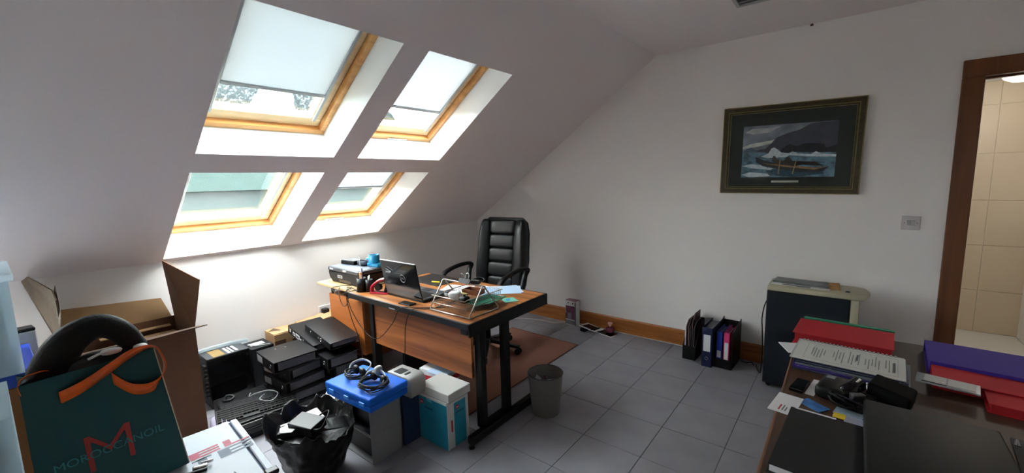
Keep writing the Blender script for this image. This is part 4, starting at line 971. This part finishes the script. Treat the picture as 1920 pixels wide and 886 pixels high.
def coil(name, lab, c, r, n, band=None, extra=None):
    t = thing(name, lab, 'headset', c)
    rnd = random.Random(hash(name) % 100 if False else n)
    w = MB(CABLEB); pts = []
    for i in range(n * 7):
        a = i * 2 * pi / 7; rr = r * (1 + rnd.uniform(-.22, .22)); pts.append((rr * cos(a), rr * .8 * sin(a), .006 + .026 * (i / (n * 7)) + rnd.uniform(0, .012)))
    w.tube(pts, .0032, 6, seg=3); w.build('cable', t)
    for s_ in (-1, 1):
        w = MB(BLACKP); w.pad((s_ * r * .55, r * .45, .035), (.05, .026, .05), .8, 14, 8); w.build('earpiece', t)
    w = MB(band or CABLEB); w.tube([(-r * 1.0, r * .2, .03), (-r * 1.25, r * .5, .05), (-r * .9, r * 1.0, .085), (-r * .2, r * 1.0, .08), (r * .3, r * .6, .05)] if extra is None else extra, .0035, 8, flat=2.0, up=(0, 0, 1)); w.build('headband', t)
    return t
coil('headset', 'coiled black headset with wire band at the left of the blue case', (1.445, -2.56, .4415), .058, 7, LGREY, [(-.05, -.01, .02), (-.085, .03, .05), (-.07, .09, .06), (.0, .10, .05), (.03, .05, .03)])
coil('headset', 'larger black headset with a grey ear cup at the right of the blue case', (1.605, -2.555, .4415), .078, 10, LGREY, [(-.06, -.02, .02), (-.07, .02, .05), (-.02, .06, .06), (.04, .05, .05), (.07, .01, .03)])
w = MB(LGREY); w.pad((1.575, -2.50, .50), (.03, .05, .055), .7, 14, 8); tag(w.build('grey_microphone'), 'grey cylindrical microphone piece in the coiled leads', 'microphone')
t = thing('navy_box', 'dark navy carton standing between the grey units and the aqua carton', 'box', (1.50, -2.28, 0))
w = MB(BLIDB); w.box(-.10, .10, -.095, .09, 0, .30, .003); w.build('carton', t)
w = MB(BLACKP); w.box(-.099, .099, -.094, .089, .30, .304); w.build('lid', t)
t = thing('grey_label_printer', 'silver grey rounded device behind the right end of the blue case', 'device', (1.565, -2.325, .3045), radians(3))
w = MB(GREYW); w.prism([(-.10, 0), (.10, 0), (.10, .085), (.085, .108), (.06, .115), (-.10, .115)], -.045, .07, 'y', .008); w.build('casing', t, smooth=40)
w = MB(CHAR); w.box(-.06, .0, -.03, .03, .1145, .1175, .001, 1); w.box(.02, .035, -.02, .02, .1145, .118, .001, 1); w.build('control_panel', t)
t = thing('brochure_stack', 'stack of white and red edged brochures behind the white topped carton', 'brochures', (1.49, -2.0, 0), radians(6))
for i in range(8):
    w = MB(PAPER if i % 3 else REDP); w.box(-.105, .105, -.075, .075, i * .039, i * .039 + .038, .002, 1, R=Matrix.Rotation(random.uniform(-.05, .05), 4, 'Z')); w.build('brochure_bundle', t)
w = MB(PAPERB); w.box(-.02, .13, -.10, .06, .3125, .314); w.build('cover_sheet', t)

# aqua carton and white lid box
t = thing('aqua_carton', 'aqua blue and white printed carton standing in front of the desk leg', 'carton', (1.715, -2.176, 0))
w = MB(AQUAW); w.box(-.122, .122, -.085, .085, 0, .286, .002, 1); w.build('carton', t)
w = MB(AQUA); w.box(-.112, .1225, -.0862, -.0850, .003, .268); w.box(.1218, .1232, -.030, .060, .003, .262); w.build('printed_panel', t)
w = MB(REDP); w.cyl((-.088, -.0872, .235), (-.088, -.086, .235), .016, n=20); w.cyl((.1229, -.006, .233), (.1241, -.006, .233), .013, n=20); w.box(.1221, .1229, -.055, -.044, .10, .17); w.build('round_logo', t)
w = MB(PAPER); w.box(-.098, -.078, -.0878, -.0871, .233, .237); w.box(.124, .1246, -.014, .002, .231, .235); w.build('logo_bar', t)
w = MB(mat('dark print blue', (20, 60, 90), .6)); 
for i in range(6): w.box(-.066 + i * .012, -.058 + i * .012, -.0868, -.0861, .205, .213 + .003 * (i % 2)); w.box(.1231, .1237, -.020 + i * .011, -.012 + i * .011, .197, .205 + .003 * (i % 2))
w.build('printed_wording', t)
w = MB(mat('pale aqua tab', (90, 190, 214), .5)); w.box(-.045, .0, -.0866, -.0860, .25, .268); w.build('tab', t)
t = thing('white_lid_box', 'plain white shallow box on top of the aqua carton', 'box', (1.725, -2.172, .2865), radians(1))
w = MB(mat('off white card', (196, 196, 192), .7)); w.box(-.120, .125, -.088, .09, 0, .050, .002, 1); w.build('box', t)
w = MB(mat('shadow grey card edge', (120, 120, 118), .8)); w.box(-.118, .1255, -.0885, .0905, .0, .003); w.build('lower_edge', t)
cable('blue_lead', 'dark blue looped lead beside the white lidded box', [(1.58, -2.30, .305), (1.60, -2.275, .34), (1.58, -2.24, .355), (1.55, -2.22, .345), (1.565, -2.27, .335), (1.592, -2.29, .30), (1.592, -2.28, .25)], .0025, mat('dark blue cable', (24, 40, 96), .5))

# black bin bag
t = thing('bin_bag', 'open black plastic sack stuffed with rubbish on the floor by the grey units', 'plastic bag', (1.40, -2.80, 0))
w = MB(BAGP)
from mathutils import noise
n, rows_ = 110, 34
rings = []
def bagp(a, h):
    """h 0..1 up the outside, 1..1.35 over the rim and down the inside"""
    z = min(h, 1) * .315 if h <= 1 else .315 - (h - 1) * .20
    r = (.105 + .09 * min(h, 1) ** .7 + (.012 if h > .95 else 0)) if h <= 1 else .205 - (h - 1) * .10
    if h < .06: r *= h / .06
    v = Vector((cos(a) * 1.6, sin(a) * 1.6, z * 7))
    f = 1 + .13 * noise.noise(v) + .09 * (abs(noise.noise(v * 2.1 + Vector((3, 1, 0)))) - .2) + .05 * (abs(noise.noise(Vector((cos(a) * 6, sin(a) * 6, z * 9)))) - .2)
    zz = z + (.07 * noise.noise(Vector((cos(a) * 2.4, sin(a) * 2.4, 5))) + .03 * noise.noise(Vector((cos(a) * 7, sin(a) * 7, 9)))) * max(0, min(h, 1) - .6) / .4
    return (r * f * cos(a) * 1.12 + .02 * z * 3, r * f * sin(a), max(zz, .002))
for k in range(rows_):
    h = k / (rows_ - 1) * 1.4
    rings.append([w.v(bagp(2 * pi * i / n, h)) for i in range(n)])
for a_, b_ in zip(rings, rings[1:]):
    for i in range(n):
        j = (i + 1) % n
        w.f([a_[i], a_[j], b_[j], b_[i]], True)
w.f([v_ for v_ in rings[0]][::-1]); w.f(rings[-1])
w.build('sack', t)
w = MB(BLACKP); w.box(-.10, .06, -.06, .04, .25, .30, .004, R=Matrix.Rotation(.3, 4, 'Z') @ Matrix.Rotation(.15, 4, 'X')); w.build('rubbish_box', t)
w = MB(PAPER); w.box(-.14, -.05, .03, .10, .262, .264, R=Matrix.Rotation(.3, 4, 'Y')); w.build('crumpled_paper', t); w = MB(PAPER); w.prism([(-.13, -.10), (-.06, -.13), (-.02, -.09), (-.05, -.03), (-.12, -.05)], .268, .272, 'z'); w.build('crumpled_paper', t)
w = MB(CABLEB); w.tube([(-.05, .05, .27), (0, .09, .31), (.07, .06, .33), (.10, .0, .29), (.04, -.03, .28)], .004); w.build('loose_lead', t)

# tall open cardboard box by the wall
t = thing('open_cardboard_box', 'tall brown cardboard box with its flaps standing open', 'cardboard box', (.235, -3.28, 0))
bx0, bx1, by0, by1, bh = -.21, .21, -.27, .275, .665
TH_ = .006
w = MB(CARD)
w.box(bx1 - TH_, bx1, by0, by1, 0, bh); w.box(bx0, bx0 + TH_, by0, by1, 0, bh)
w.box(bx0 + TH_, bx1 - TH_, by1 - TH_, by1, 0, bh); w.box(bx0 + TH_, bx1 - TH_, by0, by0 + TH_, 0, bh); w.box(bx0 + TH_, bx1 - TH_, by0 + TH_, by1 - TH_, 0, .01)
w.build('carton', t)
def flap(nm, pts, th, m=CARD):
    P = [Vector(p) for p in pts]; nrm = (P[1] - P[0]).cross(P[2] - P[0]).normalized() * th
    w = MB(m); A = [w.v(p) for p in P]; Bv = [w.v(p + nrm) for p in P]; n_ = len(P)
    w.f(A); w.f(Bv[::-1])
    for i in range(n_): w.f([A[i], A[(i + 1) % n_], Bv[(i + 1) % n_], Bv[i]])
    w.build(nm, t)
flap('flap', [(bx0, by1, bh), (bx1, by1, bh), (bx1, by1 + .055, bh + .285), (bx0 + .075, by1 - .04, bh + .385)], .006)          # right flap, upright
flap('flap', [(bx1, by1, bh), (bx1, by0, bh), (bx1 + .09, by0 + .08, bh + .0), (bx1 + .13, by1 + .03, bh + .03)], .006, CARDD)   # front flap folded out
flap('flap', [(bx1, by0, bh), (bx0, by0, bh), (bx0 + .06, by0 - .09, bh + .37), (bx0 + .14, by0 - .07, bh + .40), (bx1 - .06, by0 - .005, bh + .345), (bx1, by0 - .00, bh + .30)], .006, mat('taped grey brown cardboard', (80, 66, 50), .6, var=.25, scale=18))
flap('flap', [(bx0, by0, bh), (bx0, by1 - .02, bh), (bx0 - .015, by1 - .06, bh + .13), (bx0 - .015, by0, bh + .17)], .006, CARDL)
w = MB(CARDL); w.box(bx0 + .01, bx0 + .06, -.1, by1 - .04, bh - .05, bh - .044); w.build('inner_flap', t)
w = MB(TAPE)
w.ribbon([(bx1 + .002, by0 + .02, bh - .10), (bx1 + .001, by0 + .003, bh + .06), (bx1 + .004, by0 + .004, bh + .22), (bx0 + .25, by0 + .010, bh + .33)], .05, (0, .3, 1)); w.build('packing_tape', t)
t = thing('inner_carton', 'smaller brown carton lying inside the tall cardboard box', 'cardboard box', (.235, -3.16, .011))
w = MB(CARDD); w.box(-.14, .15, -.1, .13, 0, .58, .002, 1); w.build('carton', t)
w = MB(CARDL); w.box(-.13, .0, -.095, .12, .581, .586, R=Matrix.Rotation(-.06, 4, 'Y')); w.build('flap', t)

# carton and lettered box carrying the gift bag
t = thing('support_carton', 'large brown carton under the white lettered box', 'cardboard box', (1.97, -3.51, 0))
w = MB(CARD); w.box(-.28, .30, -.30, .255, 0, .50, .003, 1); w.build('carton', t)
w = MB(TAPE); w.box(-.28, .3005, -.03, .03, .4995, .5005); w.build('packing_tape', t)
t = thing('lettered_box', 'white shipping box printed with large red and grey capital letters', 'box', (1.665, -3.195, .501), radians(-4.5))
LB = mat('cool white carton', (196, 204, 214), .55, var=.03, scale=7)
w = MB(LB); w.box(0, .68, -.60, -.035, 0, .099, .003, 1); w.build('lid', t)
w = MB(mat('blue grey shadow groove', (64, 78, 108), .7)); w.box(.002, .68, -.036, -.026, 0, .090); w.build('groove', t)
w = MB(LB); w.box(.0, .69, -.027, -.004, 0, .098, .003, 1); w.build('tray_edge', t)
w = MB(BLACKP); w.box(.445, .475, -.04, -.002, .0975, .112, .004); w.build('black_tab', t)
RL, GL = mat('logo red', (178, 52, 82), .6), mat('logo slate', (86, 100, 122), .6)
def slab(m, pts, nm):
    """bar letter strokes, (a, b): a along +y (reading direction), b up the letter (towards -x)"""
    w = MB(m)
    for (a0, a1, b0, b1) in pts:
        P = [(a0, b0), (a1, b0), (a1, b1), (a0, b1)]
        w.face([(.235 - 1.2 * b - (a * .06), -.182 + 1.2 * a, .0996) for a, b in P])
        w.face([(.235 - 1.2 * b - (a * .06), -.182 + 1.2 * a, .0993) for a, b in P])
    w.build(nm, t)
# upper row EL, lower row TE  (a from left to right)
slab(RL, [(.0, .022, .036, .072), (.022, .070, .064, .072), (.022, .070, .050, .058), (.022, .070, .036, .044)], 'letter_e')
slab(RL, [(.082, .100, .036, .072), (.100, .145, .036, .043)], 'letter_l')
slab(GL, [(.012, .034, -.004, .028), (.0, .046, .022, .029)], 'letter_t')
slab(GL, [(.060, .088, -.016, .029), (.088, .145, .020, .029), (.088, .142, .001, .010), (.088, .142, -.016, -.007)], 'letter_e')
text('powered', .022, mat('small grey print', (70, 76, 90), .6), t, 'small_print', frame((.375, -.135, .0995), (-.16, 1, 0), (-1, -.16, 0)), .0002)
t = thing('scissors', 'shiny metal clip beside the foot of the gift bag', 'clip', (1.915, -3.385, .6005), radians(70))
w = MB(CHROME); w.box(-.02, .02, -.008, .008, 0, .014, .003); w.build('clip_body', t)
w = MB(CHROME); w.box(.0, .035, .012, .02, .006, .016, .003); w.build('clip_arm', t)
w = MB(BLACKP); w.box(-.045, .02, -.022, -.010, 0, .010, .003); w.build('clip_grip', t)
t['label'] = 'shiny metal clip beside the foot of the gift bag'; t.name = 'metal_clip'

# gift bag
BZ = .601
t = thing('gift_bag', 'teal paper gift bag with orange ribbon handles and a large red letter', 'gift bag', (1.865, -3.555, BZ + .005), rot=(radians(2.0), radians(-2), 0))
hh = .405; y0b, y1b, y0t, y1t = -.165, .155, -.150, .125; dp = -.13
w = MB(TEAL)
def qd(pts): w.face(pts)
F = [(0, y0b, 0), (0, y1b, 0), (0, y1t, hh), (0, y0t, hh)]
Bk = [(dp, y0b, 0), (dp, y1b, 0), (dp + .02, y1t, hh), (dp + .02, y0t, hh)]
off = .0012
for O in (0, off):
    f_ = [Vector(p) - Vector((O, 0, 0)) for p in F]; b_ = [Vector(p) + Vector((O, 0, 0)) for p in Bk]
    qd(f_); qd(b_[::-1])
    for (i, j, sg) in ((0, 3, 1), (1, 2, -1)):
        mid0 = (f_[i] + b_[i]) / 2; mid1 = (f_[j] + b_[j]) / 2 + Vector((0, sg * .03, 0))
        qd([f_[i], mid0, mid1, f_[j]]); qd([mid0, b_[i], b_[j], mid1])
    qd([f_[0], f_[1], b_[1], b_[0]])
w.build('bag_body', t)
w = MB(mat('pale edge paper', (196, 176, 156), .6)); w.tube([(.0, y1b, .002), (.0005, y1t, hh)], .0016, 6, curve=False); w.build('side_edge', t)
sy = 0
w = MB(ORANGE); w.ribbon([(.002, -.085, hh - .062), (.018, -.04, hh - .045), (.02, .02, hh - .015), (.015, .07, hh + .008), (.004, .118, hh + .010), (-.02, .14, hh - .02), (-.02, .145, hh - .075), (.006, .110, hh - .112), (.012, .06, hh - .10), (.003, .022, hh - .052)], .036, [(.2, 0, 1), (.35, 0, 1), (.5, 0, 1), (.6, 0, .8), (.9, 0, .4), (1, 0, .1), (1, 0, .2), (.5, 0, 1), (.2, 0, 1), (.1, 0, 1)]); w.build('ribbon_handle', t)
w = MB(ORANGE); w.ribbon([(-.008, -.149, hh - .03), (-.012, -.150, hh - .002), (-.02, -.135, hh + .014), (-.03, -.10, hh + .014), (-.04, -.07, hh - .01)], .022, (1, 0, .4)); w.build('ribbon_handle', t)
TR = frame((.0012, -.012, .15), (0, 1, 0), (0, 0, 1))
text('M', .16, mat('dull red foil', (150, 34, 24), .5), t, 'large_letter', TR @ Matrix.Rotation(radians(0), 4, 'Z'), .0003, -.002, 1.0)
text('MOROCCANOIL', .032, mat('teal foil lettering', (40, 120, 128), .5), t, 'lettering', frame((.0018, -.008, .152), (0, 1, 0), (0, 0, 1)), .0003, 0, 1.0)
# things in the bag
t = thing('neck_pillow', 'thick black curved neck pillow sticking up out of the gift bag', 'neck pillow', (1.782, -3.60, .87))
w = MB(FABRICB); w.tube([(0, -.07, -.10), (.0, -.065, .02), (.0, -.055, .13), (.0, -.015, .205), (.0, .045, .235), (.0, .095, .205), (.0, .125, .145), (.0, .135, .10)], .04, 16, seg=6, rad=[.05, .052, .05, .043, .036, .032, .030, .022]); w.build('padding', t)
t = thing('black_garment', 'black garment with white trim folded in the mouth of the gift bag', 'garment', (1.80, -3.545, .935))
w = MB(BAGP); w.pad((0, .0, .05), (.08, .20, .10), .8, 20, 10); w.build('fabric', t)
w = MB(WHITEP); w.pad((.02, .01, .095), (.04, .05, .016), .8, 12, 6); w.pad((.02, .075, .088), (.03, .035, .016), .8, 12, 6); w.tube([(.03, -.04, .09), (.04, -.01, .102), (.035, .03, .098)], .004); w.build('white_trim', t, label='white trim on the black garment')

# clear plastic tubs at the far left
t = thing('brown_file_carton', 'orange brown carton between the clear plastic tubs and the tall box', 'cardboard box', (.98, -3.86, 0))
w = MB(mat('orange brown card', (140, 92, 50), .8)); w.box(-.2, .2, -.2, .195, 0, .80, .003, 1); w.build('carton', t)
w = MB(ROYAL); w.box(-.2, .2, -.2, .196, .802, .86, .003, 1); w.build('blue_file', t)
t = thing('plastic_storage_tub', 'milky clear plastic storage tub high at the left edge', 'plastic tub', (1.02, -3.87, .861))
w = MB(BUBBLE)
for a in (0, .004):
    w.prism([(-.2 + a, -.2 + a), (.2 - a, -.2 + a), (.2 - a, .175 - a), (-.2 + a, .175 - a)], .0 + a, .34 - a, 'z')
w.build('tub', t)
w = MB(BUBBLE); w.box(-.215, .215, -.215, .188, .335, .365, .006); w.build('tub_lid', t)
w = MB(PAPER); w.box(-.17, .12, -.17, .15, .01, .30, .003, 1); w.build('contents', t)
t = thing('white_binder', 'white ring binder leaning beside the clear tub', 'ring binder', (.72, -3.70, 0.0), radians(5))
w = MB(LGREY); w.box(-.05, .02, -.16, .06, .0, .90, .003, 1); w.build('cover', t)
w = MB(BLACKP); w.box(-.05, .02, -.16, .06, .901, .915, .003, 1); w.build('top_edge', t)
t = thing('drawer_tower', 'clear plastic drawer tower full of paper at the lower left edge', 'drawer tower', (1.455, -3.94, 0))
w = MB(BUBBLE)
w.box(-.19, -.186, -.2, .2, 0, .86); w.box(.186, .19, -.2, .2, 0, .86); w.box(-.186, .186, .196, .2, 0, .86); w.box(-.186, .186, -.2, .2, .856, .86)
w.build('shell', t)
for i in range(3):
    w = MB(BUBBLE); w.box(-.18, .18, -.19, .19, .01 + i * .283, .02 + i * .283); dr = w.build('drawer', t)
    for j in range(7):
        w = MB((PAPER, LGREY, PAPERG, PAPER, BEIGE)[j % 5]); w.box(-.16 + random.uniform(0, .02), .165, -.18, .185 + random.uniform(-.01, .005), .024 + i * .283 + j * .034, .024 + i * .283 + j * .034 + .028, .001, 1); w.build('paper_bundle', dr)

# ================================================================== DESK ON THE RIGHT
t = thing('brown_desk', 'dark brown desk in the right foreground covered with folders', 'desk', (4.05, -2.15, 0))
w = MB(DARKWOOD); w.box(-.682, .75, -.86, .865, .722, .75, .002, 1); w.build('desktop', t)
w = MB(wood('mid brown edge', (112, 70, 42), (134, 86, 54), 'y')); w.box(-.689, -.682, -.86, .865, .722, .7505, .002, 1); w.build('edge_band', t)
for sx in (-.62, .68):
    for sy_ in (-.78, .79):
        w = MB(BLACKM); w.box(sx - .02, sx + .02, sy_ - .02, sy_ + .02, 0, .722, .003, 1); w.build('leg', t)
w = MB(BLACKM); w.box(-.6, .66, .75, .78, .67, .7215); w.box(-.6, .66, -.8, -.77, .67, .7215); w.build('rail', t)
ZT = .7503
def folder(name, lab, cat, loc, rz, sx, sy, th, m, pages=True, inner=PAPER, tilt=(0, 0)):
    t = thing(name, lab, cat, loc, rot=(tilt[0], tilt[1], rz))
    w = MB(m); w.box(-sx / 2, sx / 2, -sy / 2, sy / 2, 0, .0025, .001, 1); w.box(-sx / 2, sx / 2, -sy / 2, sy / 2, th - .0025, th, .001, 1); w.box(-sx / 2, sx / 2, sy / 2 - .003, sy / 2, .001, th - .001); w.build('cover', t)
    if pages: w = MB(inner); w.box(-sx / 2 + .008, sx / 2 - .008, -sy / 2 + .008, sy / 2 - .006, .003, th - .003); w.build('pages', t)
    return t
folder('green_folder', 'green card folder edge showing behind the deep red folder', 'folder', (3.538, -1.317, ZT), radians(-3.5), .325, .022, .056, GREEN, inner=GREEN)
folder('red_folder', 'deep red card folder at the far left corner of the brown desk', 'folder', (3.523, -1.452, ZT), radians(-3.5), .335, .235, .052, RED, inner=REDD)
for i, (m, a, dx) in enumerate([(NAVY, 0, 0), (PURPLE, 1.5, -.004), (BUBBLE, -1, .008), (NAVY, 1, 0.0)]):
    folder('document_wallet', ['bottom navy wallet under the printed sheets', 'purple wallet second in the pile under the printed sheets', 'clear wallet third in the pile under the printed sheets', 'top navy wallet directly under the printed sheets'][i], 'wallet', (3.545 + dx, -1.745, ZT + i * .0095), radians(-4 + a), .325, .225, .009, m)
t = thing('printed_sheets', 'pile of printed sheets with a comb bound edge on the brown desk', 'papers', (3.535, -1.735, ZT + .0383), radians(-4))
w = MB(LGREY); w.box(-.165, .165, -.11, .12, 0, .004); w.build('sheet_pile', t)
w = MB(mat('greyish print paper', (206, 208, 202), .8)); w.box(-.158, .168, -.118, .108, .0042, .0055); w.build('top_sheet', t)
w = MB(PAPER); w.box(-.205, -.13, -.06, .045, .0005, .0035, R=Matrix.Rotation(.5, 4, 'Z')); w.build('loose_sheet', t)
w = MB(mat('comb binding grey', (150, 152, 150), .5))
for i in range(24): w.box(-.15 + i * .0125, -.144 + i * .0125, .106, .122, .0055, .0075)
w.build('comb_binding', t, kind='stuff')
w = MB(mat('soft print grey', (128, 134, 130), .8))
w.box(-.125, -.124, -.095, .085, .0056, .0059); w.box(.147, .148, -.095, .085, .0056, .0059); w.box(-.124, .147, -.095, -.094, .0056, .0059); w.box(-.124, .147, .085, .086, .0056, .0059)
for i in range(26):
    x = -.105 + i * .0095
    if i in (5, 6, 11, 16, 22): continue
    w.box(x, x + .003, random.uniform(-.08, -.03), random.uniform(.02, .075), .0056, .0059)
w.build('printed_lines', t)
w = MB(INK)
w.box(.135, .141, -.06, .04, .0056, .006); w.build('printed_heading', t); w = MB(INK); w.box(.03, .036, -.02, .05, .0056, .006); w.build('printed_heading', t)
# purple, red folders and cd wallet
folder('purple_folder', 'wide purple card folder near the doorway end of the desk', 'folder', (3.97, -1.50, ZT), radians(-4), .38, .26, .048, PURPLE, inner=PURPLE)
folder('red_folder', 'bright red card folder in front of the purple one', 'folder', (3.985, -1.705, ZT + .0005), radians(-5), .42, .14, .036, RED, inner=REDD)
folder('red_folder', 'wide lower red folder under the clear wallet', 'folder', (4.10, -1.83, ZT + .0005), radians(-5), .43, .12, .030, RED, inner=REDD)
t = thing('clear_wallet', 'clear plastic wallet of cards lying across the red folder edge', 'wallet', (3.80, -1.795, ZT + .0372), radians(-9))
w = MB(BUBBLE); w.box(-.075, .075, -.04, .04, 0, .006, .001, 1); w.build('wallet', t)
w = MB(LGREY); w.box(-.055, -.002, -.028, .034, .0063, .0073); w.box(.002, .065, -.028, .034, .0063, .0073); w.build('card', t)
w = MB(BLACKP); w.box(-.06, .0, -.038, -.034, .0062, .008); w.build('hinge', t)
# small things
t = thing('envelope', 'white printed envelope overhanging the left edge of the brown desk', 'envelope', (3.385, -2.16, ZT), radians(-8))
w = MB(PAPER); w.box(-.035, .035, -.075, .065, 0, .002); w.build('sheet', t)
w = MB(REDP); w.box(-.01, -.006, -.06, -.02, .002, .0023); w.build('red_print', t)
w = MB(INK); w.box(.0, .003, -.06, -.02, .002, .0023); w.box(.008, .011, -.06, -.03, .002, .0023); w.build('printed_lines', t)
w = MB(PAPER); w.box(-.013, .013, -.07, .07, 0, .0015); tag(w.build('paper_strip', loc=(3.45, -1.985, ZT), rot=(0, 0, radians(-8))), 'narrow white paper strip left of the black adaptor', 'paper')
w = MB(clear('smoked clear plastic', (120, 120, 120), .15, .1)); w.box(-.02, .02, -.05, .05, 0, .012, .002, 1); tag(w.build('smoked_plastic_case', loc=(3.41, -2.01, ZT), rot=(0, 0, radians(-10))), 'smoked clear plastic case at the left edge of the brown desk', 'case')
t = thing('black_camcorder', 'black camcorder shaped gadget with printed back on the brown desk', 'gadget', (3.505, -2.0, ZT), radians(-12))
w = MB(BLACKP); w.box(-.04, .04, -.07, .06, 0, .045, .014, 3); w.build('body', t, smooth=50)
w = MB(BLACKG); w.cyl((.03, -.04, .02), (.06, .03, .05), .024, n=18); w.build('barrel', t)
w = MB(GREYP); w.box(-.028, -.004, .018, .045, .0452, .046); w.build('printed_logo', t)
w = MB(WHITEP); w.pad((-.035, -.055, .046), (.006, .006, .003), .9, 8, 6); w.build('button', t)
t = thing('cable_tangle', 'tangled black leads and plugs in the middle of the brown desk', 'cable', (3.565, -2.06, ZT))
w = MB(CABLEB); rnd = random.Random(11)
pts = [(.06 * sin(i * 1.3) + rnd.uniform(-.02, .02), .05 * cos(i * .9) + rnd.uniform(-.02, .02), .008 + rnd.uniform(0, .03)) for i in range(46)]
w.tube(pts, .003, 6, seg=4); w.build('leads', t)
w = MB(DGREY); w.box(-.02, .02, -.01, .012, .02, .045, .004, R=Matrix.Rotation(.5, 4, 'Z')); w.box(.02, .05, .03, .05, .01, .03, .004); w.build('plug', t)
w = MB(PAPER); w.box(-.03, .015, .045, .06, .028, .030, R=Matrix.Rotation(-.5, 4, 'Z')); w.build('cable_tag', t)
w = MB(BLUEPAPER)
for nm, lab, loc, r, sx, sy, m in (('photo_print', 'small blue photo print left of the note pads', (3.455, -2.125, ZT), -.6, .075, .05, BLUEPAPER), ('photo_print', 'pale blue print sheet under the cable tangle', (3.545, -2.125, ZT + .0012), -.2, .07, .05, mat('pale photo print', (150, 170, 186), .5, var=.3, scale=20)),
                                   ('yellow_note', 'bright yellow sticky note beside the black notebook', (3.522, -2.165, ZT + .0055), -.1, .030, .034, YELLOW), ('lined_note', 'pale lined note paper right of the yellow sticky note', (3.562, -2.175, ZT + .0025), -.12, .055, .055, mat('lilac lined paper', (186, 190, 214), .8))):
    w = MB(m); w.box(-sx / 2, sx / 2, -sy / 2, sy / 2, 0, .0011); o = tag(w.build(nm, loc=loc, rot=(0, 0, r)), lab, 'print' if 'photo' in nm else 'note')
    if nm == 'lined_note':
        w = MB(INK)
        for i in range(7): w.box(-.022, .018, -.02 + i * .006, -.0195 + i * .006, .0011, .0014)
        w.build('printed_lines', o)
t = thing('black_wallet', 'black leather case standing at the right of the tangled leads', 'case', (3.65, -1.975, ZT), radians(-14))
w = MB(mat('matt black leatherette', (12, 12, 13), .8, spec=.2)); w.prism([(-.06, 0), (.05, 0), (.055, .05), (-.05, .07)], -.045, .06, 'y', .008); w.build('case', t)
w = MB(CHROME); w.cyl((-.052, -.046, .02), (-.052, -.046, .065), .0025, n=8); w.pad((-.052, -.047, .066), (.006, .006, .006), .9, 8, 6); w.build('zip_pull', t)
w = MB(mat('cream crumpled paper', (190, 178, 160), .8, bump=.3)); w.prism([(-.045, -.025), (.05, -.03), (.04, .03), (-.03, .03)], 0, .006, 'z', .001); tag(w.build('crumpled_receipt', loc=(3.735, -2.035, ZT), rot=(0, 0, -.1)), 'cream crumpled receipt behind the closed laptop', 'paper')
t = thing('black_notebook', 'black covered notebook with white pages at the near left of the desk', 'notebook', (3.505, -2.385, ZT), radians(-3.5))
w = MB(mat('matt black cover', (22, 22, 24), .55)); w.box(-.115, .13, -.19, .155, 0, .003, .001, 1); w.box(-.112, .13, -.188, .155, .022, .025, .001, 1); w.build('cover', t)
w = MB(PAPER); w.box(-.108, .128, -.184, .15, .0035, .0215); w.box(-.1, .0, .15, .158, .023, .0255); w.build('pages', t)
t = thing('closed_laptop', 'large closed black laptop in the right foreground', 'laptop', (3.712, -2.32, ZT + .0255), radians(-1))
w = MB(BLACKP); w.box(-.138, .142, -.23, .21, 0, .016, .006); w.build('base', t)
w = MB(mat('scuffed black lid', (20, 21, 20), .55, var=.15, scale=30)); w.box(-.138, .142, -.23, .212, .0162, .030, .007, 3); w.build('lid', t, smooth=50)
w = MB(DGREY); w.box(-.131, .135, .2105, .2135, .021, .026, .001, 1); w.build('lid_rim', t)
t = thing('laptop_riser', 'black plastic sleeve under the closed laptop', 'sleeve', (3.735, -2.35, ZT), radians(-1))
w = MB(CHAR); w.box(-.09, .10, -.18, .14, 0, .0245, .004); w.build('sleeve', t)
w = MB(GREYP); w.box(-.05, .0, .139, .142, .01, .016); w.build('zip', t)
t = thing('grey_desk_mat', 'dark grey writing mat at the right edge of the brown desk', 'desk mat', (4.06, -2.19, ZT), radians(-6))
w = MB(mat('charcoal mat', (52, 50, 50), .7, var=.1, scale=30)); w.box(-.18, .2, -.25, .15, 0, .005, .001, 1); w.build('mat', t)
w = MB(CHROME); w.tube([(-.175, .10, .006), (-.172, .12, .014), (-.168, .10, .006)], .003); w.build('clip', t)
